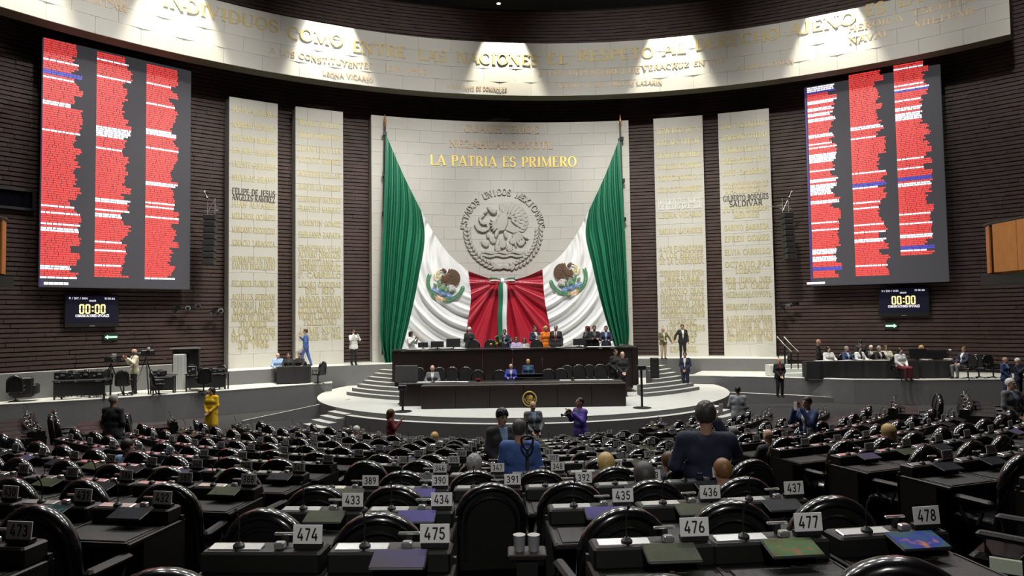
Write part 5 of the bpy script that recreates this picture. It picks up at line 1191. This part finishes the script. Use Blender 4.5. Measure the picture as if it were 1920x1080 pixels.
for px, w_, h_, lab in ((793, .42, .22, 'small black monitor on the presidium desk before the white stripe, left of three'), (820, .55, .26, 'black monitor on the presidium desk before the white stripe, middle of three'), (850, .60, .36, 'largest black monitor on the presidium desk, nearest the red stripe'), (1086, .5, .28, 'black monitor on the presidium desk left of the trio')):
    monitor(px, 655, 28.95, ZL + .915, w_, h_, lab)
p = at(762, 700, 25.6); t = thing('stage_monitor', 'large dark monitor seen from behind at the left end of the counter', 'monitor', (p.x, p.y, .6))
put('screen_back', B().use(mat('monitor_grey_back', (.05, .05, .05), .5)).box((0, 0, 1.12), (.86, .07, .62), Matrix.Rotation(-.12, 3, 'X'), .02), None, t); put('foot', B().use(M_BLACK).box((0, .05, .4), (.1, .08, .8)).box((0, .05, .02), (.6, .4, .04)), None, t)
def sheets(name, lab, pts, z, dy, grp):
    for i, (px, py, Y, w_) in enumerate(pts):
        p = at(px, py, Y); o = put(name, B().use(M_WHITE).box((0, 0, .006), (w_, .26, .012), rotz(random.uniform(-.3, .3)))); o.location = (p.x, p.y, z); tag(o, lab % ORD[i], 'papers', grp)
sheets('paper_stack', 'white papers on the counter, %s from its left end', [(795, 718, 25.2, .5), (835, 717, 25.3, .75), (867, 717, 25.2, .45), (1060, 716, 25.2, .4), (1090, 716, 25.2, .5), (1112, 715, 25.2, .4), (1135, 714, 25.2, .6)], 1.427, 0, 'papers on the counter')
sheets('paper_stack', 'white papers on the presidium desk, %s from its left end', [(783, 655, 28.7, .9), (862, 655, 28.8, .5), (975, 655, 28.7, .8), (1050, 654, 28.7, .35), (1115, 653, 28.75, .6), (1140, 653, 28.8, .6)], ZL + .916, 0, 'papers on the presidium desk')
p = at(897, 717, 25.2); o = put('red_cup', B().use(M_RED).lathe([(.05, 0), (.10, .06), (.12, .1), (.11, .1)], n=12), None, None, True); o.location = (p.x, p.y, 1.427); tag(o, 'low red bowl on the counter before an empty chair', 'bowl')
# flower arrangement between the people on the dais
p = at(936, 640, 29.9); t = thing('flower_arrangement', 'green and yellow flower arrangement behind the presidium desk at the ribbon', 'flowers', (p.x, p.y, ZL)); random.seed(4)
put('pedestal', B().use(M_MAHOG).lathe([(.16, 0), (.1, .3), (.14, .9)], n=10), None, t)
for i in range(26):
    a, r = random.random() * 6.28, random.random() * .42; z = 1.0 + random.random() * .42
    if i % 3: leaf_ = put('leaf', B().use(M_LAUR).tube([(0, 0, .9), (r * .6 * math.cos(a), r * .6 * math.sin(a), z), (r * math.cos(a), r * math.sin(a), z - .02)], (.02, .07, .01), 5, True, .3), None, t)
    else: put('flower_head', B().use(mat('flower_yellow', (.62, .45, .05), .6) if i % 2 else mat('flower_red', (.6, .12, .03), .6)).ell((r * math.cos(a), r * math.sin(a), z), (.06, .06, .05), 8, 5), None, t)
# microphone poles beside the rostrum
for px, y0, y1, lab in ((755, 725, 772, 'thin black stand on the stage steps left of the rostrum'), (1204, 690, 765, 'tall thin black stand on the stage right of the rostrum')):
    b = atz(px, y1, .6); zt_ = 3.75 - (3.75 - .6) * ((y0 - 596) / (y1 - 596)); t = thing('pole_stand', lab, 'stand', (b.x, b.y, .6)); put('pole', B().use(M_BLACK).tube([(0, 0, 0), (0, 0, zt_ - .6)], .04, 8), None, t); put('foot_plate', B().use(M_BLACK).lathe([(.32, 0), (.32, .02), (.05, .05)], n=12), None, t)
    put('head', B().use(M_BLACK).box((0, 0, zt_ - .62), (.3, .12, .16), None, .02), None, t)
p = atz(1199, 703, 1.0); t = thing('stair_speaker', 'small black upright box on the right stage steps', 'loudspeaker', (5.9, 28.6, 1.0)); put('cabinet', B().use(M_BLACK).box((0, 0, .5), (.32, .3, 1.0), None, .02), None, t); put('grille', B().use(M_CHARC if 'M_CHARC' in globals() else M_DESK).box((0, -.152, .5), (.26, .01, .9)), None, t)
# ------------------------------------------------------------------ right hand table, left tables and broadcast gear
def cloth_table(label, px0, px1, py, Y0, Y1, zf, h_=.74, dep=.6):
    a = at(px0, py, Y0); b = at(px1, py, Y1); d = Vector((b.x - a.x, b.y - a.y, 0)); t = thing('covered_table', label, 'table', ((a.x + b.x) / 2, (a.y + b.y) / 2, zf), math.atan2(d.y, d.x)); L = d.length
    put('table_top', B().use(M_BLACK).box((0, dep / 2, h_), (L, dep, .04), None, .01), None, t)
    mb = B().use(C_BLACK); n = int(L * 6); P = [(-L / 2 + L * i / n, -.012 + .022 * math.sin(i * 1.9) - .02 * (1 if i % 2 else 0)) for i in range(n + 1)]
    for i in range(n): mb.add([(P[i][0], P[i][1] - .02, .03), (P[i + 1][0], P[i + 1][1] - .02, .03), (P[i + 1][0], P[i + 1][1], h_ + .02), (P[i][0], P[i][1], h_ + .02)], [(0, 1, 2, 3)])
    put('table_cloth', mb, None, t, True, sharp=0)
    for s_ in (-1, 1): put('side_cloth', B().use(C_BLACK).box((s_ * L / 2, dep / 2, h_ / 2), (.03, dep, h_)), None, t)
    return t
tr = cloth_table('long black covered table on the right platform with a row of people behind', 1513, 1722, 681, 29.1, 28.7, ZP)
cloth_table('shorter black table continuing the right hand table towards the edge', 1726, 1786, 686, 28.9, 28.8, ZP, .70)
tl = cloth_table('black covered table on the left platform near the outermost left pillar', 519, 579, 691, 30.4, 30.6, ZP)
sheets('paper_stack', 'white papers on the right hand table, %s from its left end', [(1545, 679, 29.4, .8), (1586, 680, 29.4, .7), (1640, 681, 29.3, .8), (1668, 682, 29.2, .4), (1735, 682, 29.2, .5)], ZP + .762, 0, 'papers on the right hand table')
for i, (px, w_, h_, lab) in enumerate(((1722, .75, .42, 'dark monitor on the right hand table before the blonde person'), (1757, .9, .3, 'low dark monitor near the end of the right hand table'))): monitor(px, 690, 29.2, ZP + .76, w_, h_, lab)
p = at(1777, 655, 29.3); t = thing('desk_lamp', 'small desk lamp on a white base at the end of the right hand table', 'lamp', (p.x, p.y, ZP + .72)); put('lamp_base', B().use(M_WHITE).box((0, 0, .04), (.3, .2, .08), None, .02), None, t); put('lamp_arm', B().use(M_BLACK).tube([(0, 0, .08), (.02, 0, .3), (.05, -.04, .42)], .02, 6), None, t); put('lamp_head', B().use(M_STEEL).ell((.05, -.06, .44), (.07, .07, .05), 8, 5), None, t)
def gear_chair(px, py, Y, label, rz, grp='chairs on the side platforms'):
    p = at(px, py, Y); chair((p.x, p.y, ZP), rz, label, True, grp, 'side_chair', .95)
for px, py, Y, rz_, lab in ((1835, 690, 28.3, 2.6, 'empty black chair on the right platform right of the man sitting sideways'), (1862, 690, 28.2, 3.3, 'empty black chair on the right platform nearest the right edge'), (1815, 700, 28.0, 1.7, 'black chair under the man sitting sideways at the right hand table')): gear_chair(px, py, Y, lab, rz_)
for i, px in enumerate((1553, 1587, 1611, 1648, 1661)): gear_chair(px, 690, 30.85 if px == 1661 else 30.2, 'black chair behind the right hand table, %s of five from the left' % ORD[i], PI)
gear_chair(1687, 690, 28.25, 'black chair under the woman in burgundy trousers', PI)
for i, px in enumerate((521, 541, 562)): gear_chair(px, 700, 31.6, 'black chair behind the left covered table, %s of three from the left' % ORD[i], PI)
for i, (px, Y, rz_) in enumerate(((30, 24.6, .5), (120, 26.4, 2.8), (160, 26.5, 3.5), (192, 26.7, 2.9), (232, 26.6, .3), (298, 26.4, -.9), (382, 27.15, .6), (408, 28.6, 2.9), (596, 30.2, 1.2))):
    gear_chair(px, 715, Y, 'black chair among the broadcast gear on the left platform, %s from the left edge' % ORD[i], rz_)
def gear_table(px0, px1, Y, label):
    a = at(px0, 700, Y); b = at(px1, 700, Y + .3); t = thing('equipment_table', label, 'table', ((a.x + b.x) / 2, (a.y + b.y) / 2, ZP), math.atan2(b.y - a.y, b.x - a.x)); L = (b - a).length
    put('table_top', B().use(M_BLACK).box((0, 0, .72), (L, .7, .04), None, .01), None, t)
    for sx in (-1, 1):
        for sy in (-1, 1): put('leg', B().use(M_BLACK).box((sx * (L / 2 - .06), sy * .28, .35), (.05, .05, .7)), None, t)
    put('modesty_panel', B().use(C_BLACK).box((0, -.3, .42), (L - .1, .03, .5)), None, t)
    return t
gear_table(106, 205, 25.4, 'long black equipment table at the left end of the left platform'); gear_table(282, 330, 26.9, 'black equipment table left of the white monitor post'); gear_table(350, 428, 27.8, 'black equipment table right of the white monitor post')
random.seed(12)
for i, (px, py, Y) in enumerate(((118, 695, 25.6), (140, 692, 25.7), (162, 688, 25.9), (186, 686, 26), (300, 690, 26.8), (360, 680, 27.6), (385, 682, 27.8), (412, 684, 28))):
    p = at(px, py, Y); t = thing('equipment_case', 'dark equipment box on the left platform tables, %s from the left edge' % ORD[i], 'equipment', (p.x, p.y, ZP + .74), random.uniform(-.4, .4)); w_, h_ = random.uniform(.3, .6), random.uniform(.16, .34)
    put('case_body', B().use(M_BLACK).box((0, 0, h_ / 2), (w_, .3, h_), None, .02), None, t); put('control_face', B().use(M_STEEL).box((w_ * .2, -.155, h_ * .6), (w_ * .3, .012, h_ * .25)).box((-w_ * .22, -.155, h_ * .4), (w_ * .2, .012, h_ * .2)), None, t)
    put('carry_handle', B().use(M_BLACK).tube([(-.1, 0, h_), (-.08, 0, h_ + .05), (.08, 0, h_ + .05), (.1, 0, h_)], .012, 6), None, t)
for px, py, Y, rz_, lab in ((274, 662, 26.7, rad(-50), 'broadcast camera on a tripod before the operator in the pale vest'), (208, 674, 26.4, rad(60), 'broadcast camera on a tripod left of the operator in the pale vest')):
    p = at(px, py, Y); t = thing('broadcast_camera', lab, 'camera', (p.x, p.y, ZP), rz_); hz = p.z - ZP
    put('camera_body', B().use(M_BLACK).box((0, .05, hz), (.2, .5, .24), None, .03), None, t); put('lens', B().use(M_BLACK).tube([(0, -.2, hz), (0, -.52, hz)], (.08, .10), 10), None, t, True); put('viewfinder', B().use(M_STEEL).box((.14, .05, hz + .16), (.16, .1, .1), None, .01), None, t)
    for i in range(3): a = 2 * PI * i / 3; put('tripod_leg', B().use(M_BLACK).tube([(0, 0, hz - .16), (.5 * math.cos(a), .5 * math.sin(a), 0)], .025, 6), None, t)
    put('pan_handle', B().use(M_BLACK).tube([(0, .2, hz - .1), (.15, .7, hz - .3)], .015, 6), None, t)
p0 = atz(337, 733, ZP); t = thing('monitor_post', 'pale square post carrying a dark monitor on the left platform', 'monitor', (p0.x, p0.y, ZP)); zt_ = at(337, 664, p0.y).z - ZP
mpost = B().use(mat('post_grey_white', (.50, .52, .51), .5)).box((0, 0, zt_ / 2), (.42, .3, zt_), None, .015); put('post', mpost, None, t)
for i in range(6): put('panel_groove', B().use(M_CONC).box((-.15 + .06 * i, -.152, zt_ / 2), (.008, .008, zt_ - .2)), None, t)
put('monitor', B().use(M_BLACK).box((.12, .3, zt_ - .28), (1.12, .16, .95), None, .03), None, t); put('monitor_top', B().use(mat('monitor_top_grey', (.12, .12, .125), .5)).box((.12, .2, zt_ + .22), (1.12, .42, .05), None, .01), None, t)
t = thing('floor_plate', 'low pale floor plate under the pale monitor post', 'plate', (p0.x, p0.y, ZP)); put('plate', B().use(M_PLAT).box((0, 0, .03), (1.6, .9, .06), None, .02), None, t)
# chairs' little clutter on the left: a white stool
p = atz(179, 745, ZP); t = thing('white_stool', 'small white stool at the edge of the left platform', 'stool', (p.x, p.y, ZP)); put('stool_seat', B().use(M_WHITE).box((0, 0, .5), (.36, .36, .05), None, .02), None, t)
for sx in (-1, 1):
    for sy in (-1, 1): put('leg', B().use(M_WHITE).box((sx * .14, sy * .14, .24), (.05, .05, .48)), None, t)
p = atz(45, 752, ZP); t = thing('dark_armchair', 'low dark armchair at the far left of the left platform', 'armchair', (p.x, p.y, ZP), .4); put('seat', B().use(M_LEATHERM).box((0, 0, .3), (.7, .65, .3), None, .06), None, t); put('backrest', B().use(M_LEATHERM).box((0, -.28, .55), (.7, .16, .7), None, .06), None, t)
for s_ in (-1, 1): put('armrest', B().use(M_LEATHERM).box((s_ * .36, 0, .42), (.14, .65, .4), None, .05), None, t)
p = atz(50, 740, ZP); t = thing('dark_pillar', 'dark upright post against the pale parapet at far left', 'post', (hall(rad(-49.45), 27.2, 0).x, hall(rad(-49.45), 27.2, 0).y, ZP), PHI + rad(49)); put('post', B().use(M_BLACK).box((0, 0, .52), (.26, .3, 1.04), None, .01), None, t); put('post_cap', B().use(M_CONC).box((0, 0, 1.06), (.3, .34, .05), None, .01), None, t)
# hand rails by the right platform
t = thing('hand_rail', 'pair of sloping dark hand rails right of the outermost right pillar', 'railing', at(1475, 690, 31)); o_ = t.location.copy(); t.location = (o_.x, o_.y, ZP)
for x0, x1 in ((1457, 1484), (1470, 1497)):
    a = at(x0, 632, 31.5); b = at(x1, 660, 30.6); a -= t.location; b -= t.location
    put('rail', B().use(M_EDGE).tube([a, b], .035, 8), None, t)
    for f in (.05, .5, .95): q = a.lerp(b, f); put('rail_post', B().use(M_BLACK).tube([(q.x, q.y, 0), q], .025, 6), None, t)
for i in range(4):
    pass
mb = B()
for i in range(3): a = at(1478 + 14 * i, 700, 30.9 - .35 * i); mb.use(M_PLAT).box((a.x, a.y + .3, ZP + .16 * (3 - i) / 2 + .02), (1.7, .5, .16 * (3 - i)), rotz(PHI))
struct(put('trim_6', mb))
# stair lamps / glasses in the centre gap, and the dark figure shaped mic shade in front of the blue suit
p = at(988, 1020, 3.95)
for i, px in enumerate((974, 1001)):
    q = at(px, 1032, 3.95); t = thing('steel_tumbler', 'plain steel cup standing in the gap right of the aisle chair, %s of the pair' % ('left', 'right')[i], 'cup', (q.x, q.y, q.z)); put('cup', B().use(mat('tumbler_steel', (.30, .31, .32), .35, metal=.4)).lathe([(.030, 0), (.034, .085), (.030, .085), (.027, .012)], n=14), None, t, True); put('rim', B().use(M_STEEL).lathe([(.034, .083), (.036, .089), (.032, .089)], n=14), None, t)
q = at(988, 1032, 3.95); t = thing('low_stand', 'small dark stand under the pair of steel cups', 'stand', (q.x, q.y, rowZ(0))); put('stand_top', B().use(M_DESK).box((0, 0, q.z - rowZ(0) - .015), (.22, .16, .03), None, .006), None, t); put('stand_leg', B().use(M_DESK).box((0, 0, (q.z - rowZ(0)) / 2 - .02), (.12, .1, q.z - rowZ(0) - .04)), None, t)

# black microphone with a teardrop loop before the man in the blue suit
q = at(989, 868, 7.66); zt_ = at(989, 790, 7.66).z - q.z; zd = rowZ(3) + .895 - q.z
t = thing('loop_microphone', 'black microphone stem with a teardrop loop against the back of the blue suit', 'microphone', (q.x, q.y, q.z))
put('stem', B().use(M_BLACK).tube([(0, 0, zd), (0, 0, zt_ * .34)], .016, 8).tube([(0, 0, zt_ * .66), (0, 0, zt_)], .011, 8), None, t, True)
put('loop', B().use(M_BLACK).tube([(.062 * math.sin(a) * (1 - .35 * math.cos(a)), 0, zt_ * (.49 - .17 * math.cos(a))) for a in [2 * PI * i / 24 for i in range(25)]], .013, 8), None, t, True)
put('foot', B().use(M_BLACK).lathe([(.06, zd - .012), (.06, zd + .005), (.02, zd + .02)], n=12), None, t, True)
